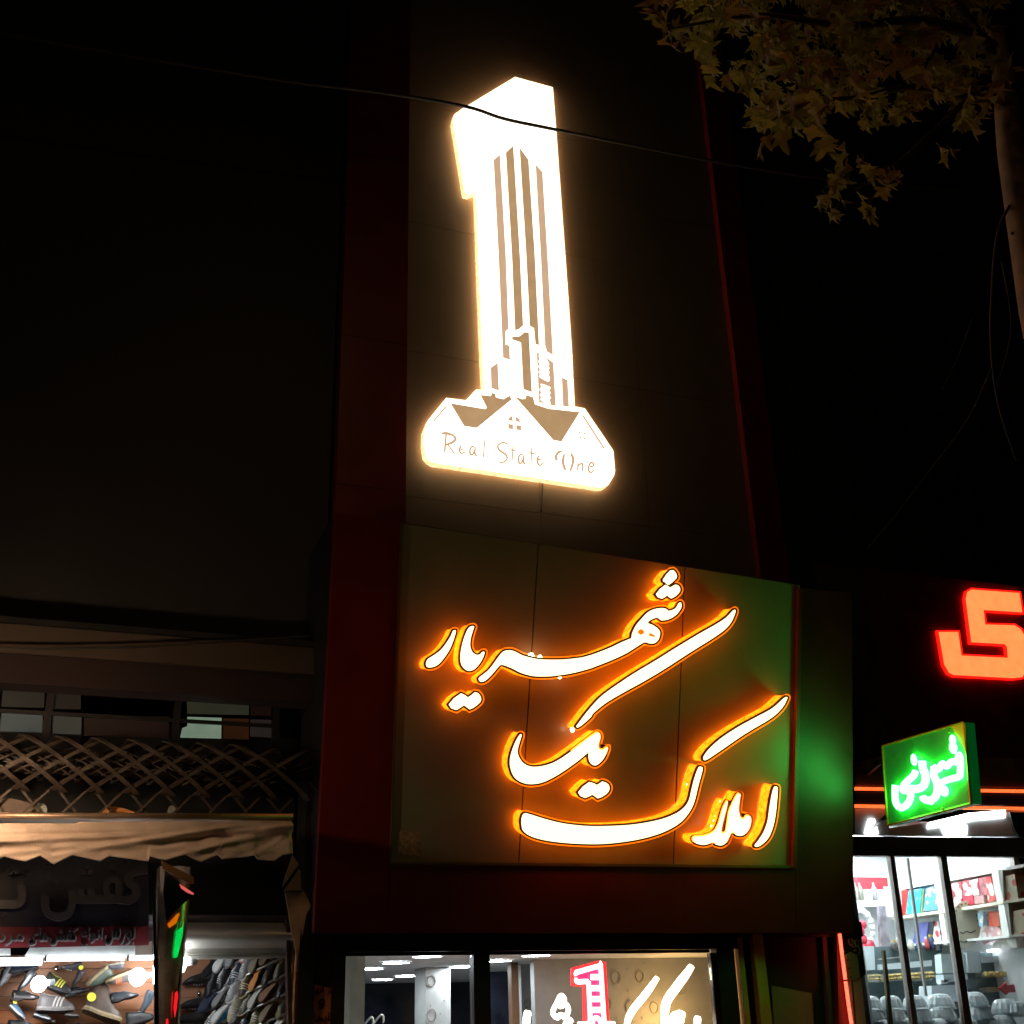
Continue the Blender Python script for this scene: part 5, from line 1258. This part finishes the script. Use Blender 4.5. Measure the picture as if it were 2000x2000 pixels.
PA = [(1262, -40), (1258, 50), (1285, 92), (1330, 78), (1372, 105), (1385, 150), (1440, 150), (1462, 165), (1470, 240), (1485, 280), (1508, 262), (1560, 250), (1610, 285), (1640, 225), (1700, 240), (1790, 225), (1860, 250), (1920, 245), (1950, 180), (1960, -40)]
PBb = [(1590, 400), (1600, 350), (1640, 315), (1690, 300), (1745, 335), (1760, 350), (1715, 400), (1690, 425), (1620, 425)]
PCc = [(1820, 270), (1870, 280), (1880, 315), (1830, 310)]
def put(px, py, y, s, parent):
    c = at(px, py, PY(y)); o = bpy.data.objects.new('leaf', random.choice(LMESH)); COL.objects.link(o)
    o.parent = parent; o.location = c-parent.location
    o.rotation_euler = (R(random.gauss(-115, 30)), R(random.gauss(0, 28)), R(random.gauss(0, 55)+20)); o.scale = (s, s, s)
    return o
cnt = 0
while cnt < 255:
    x, y = random.uniform(1255, 1965), random.uniform(-40, 300)
    if not inpoly(x, y, PA): continue
    # open gaps between the sprays
    if math.sin(x*.031+1.2)*math.sin(y*.047+.4)+.35*math.sin(x*.011+y*.02) < -.33: continue
    put(x, y, YT+random.uniform(-.55, .45), random.uniform(.12, .19), tree); cnt += 1
cnt = 0
while cnt < 34:
    x, y = random.uniform(1585, 1765), random.uniform(295, 430)
    if inpoly(x, y, PBb): put(x, y, YT-.2+random.uniform(-.15, .15), random.uniform(.10, .15), tree); cnt += 1
for x, y in ((1950, 120), (1965, 150), (1940, 160), (1975, 110), (1958, 90), (1990, 130), (1935, 200), (1950, 175), (1835, 285), (1855, 290), (1848, 300), (1750, 335), (1645, 295), (1645, 345), (1487, 285), (1500, 265)):
    put(x, y, YT-.2, .13, tree)
# the denser leaves behind them, one mass
mb = MB(); cnt = 0
while cnt < 900:
    x, y = random.uniform(1330, 1990), random.uniform(-60, 250)
    if not inpoly(x, y, PA): continue
    if math.sin(x*.031+1.2)*math.sin(y*.047+.4)+.35*math.sin(x*.011+y*.02) < -.55: continue
    c = at(x, y, PY(YT+random.uniform(.3, 1.3))); s = random.uniform(.10, .16)
    me = random.choice(LMESH)
    rot = (Matrix.Rotation(R(random.gauss(20, 55)), 3, 'Z') @ Matrix.Rotation(R(random.gauss(0, 28)), 3, 'Y') @ Matrix.Rotation(R(random.gauss(-115, 30)), 3, 'X'))
    mb.add([c+rot @ (v.co*s) for v in me.vertices], [tuple(p.vertices) for p in me.polygons]); cnt += 1
o = mb.build('foliage', LM[0], tree); o['kind'] = 'stuff'

# ================================================================== floodlight on an arm, unseen left of the view, added to light the awning
lp = thing('assumed_floodlight', 'assumed unseen warm flood lamp on a wall arm over the far left end of the shoe shop awning', 'assumed_floodlight', (-1.0, -1.9, 3.3))
MB().tube([(-1.1, .1, 3.75), (-1.08, -1.0, 3.72), (-1.0, -1.98, 3.5)], .022, 8).build('arm', m_iron, lp, smooth=True)
MB().box((-1.13, -2.12, 3.16), (-.87, -2.0, 3.46)).build('housing', m_iron, lp)
for a, b in (((-1.13, -2.0, 3.46), (-.87, -1.9, 3.472)), ((-1.142, -2.0, 3.16), (-1.13, -1.9, 3.46))):
    MB().box(a, b).build('hood', m_iron, lp)
MB().box((-1.11, -1.996, 3.18), (-.89, -1.985, 3.44)).build('lamp_glass', mat('flood glass', (1, .8, .5), .4, em=(1, .68, .42), es=215, var=0), lp)

# ================================================================== assumed tall street lamp, outside the top left of the view, lighting the leaves
sp = thing('unseen_street_lamp', 'assumed tall hooded street lamp outside the view whose warm head hangs above the tree leaves', 'street lamp', (-1.6, -7.0, 0))
MB().tube([(-1.6, -7.0, 0), (-1.6, -7.0, 9.6), (-1.3, -6.9, 10.3), (.2, -6.3, 10.8), (1.6, -5.7, 10.75)], [.09, .06, .045, .035, .03], 10).build('pole', m_iron, sp, smooth=True)
MB().box((1.45, -5.85, 10.62), (2.1, -5.45, 10.78)).build('lamp_head', m_iron, sp)
MB().box((1.5, -5.8, 10.605), (2.05, -5.5, 10.615)).build('lamp_lens', mat('sodium lens', (1, .8, .5), .4, em=(1, .60, .24), es=36, var=0), sp)
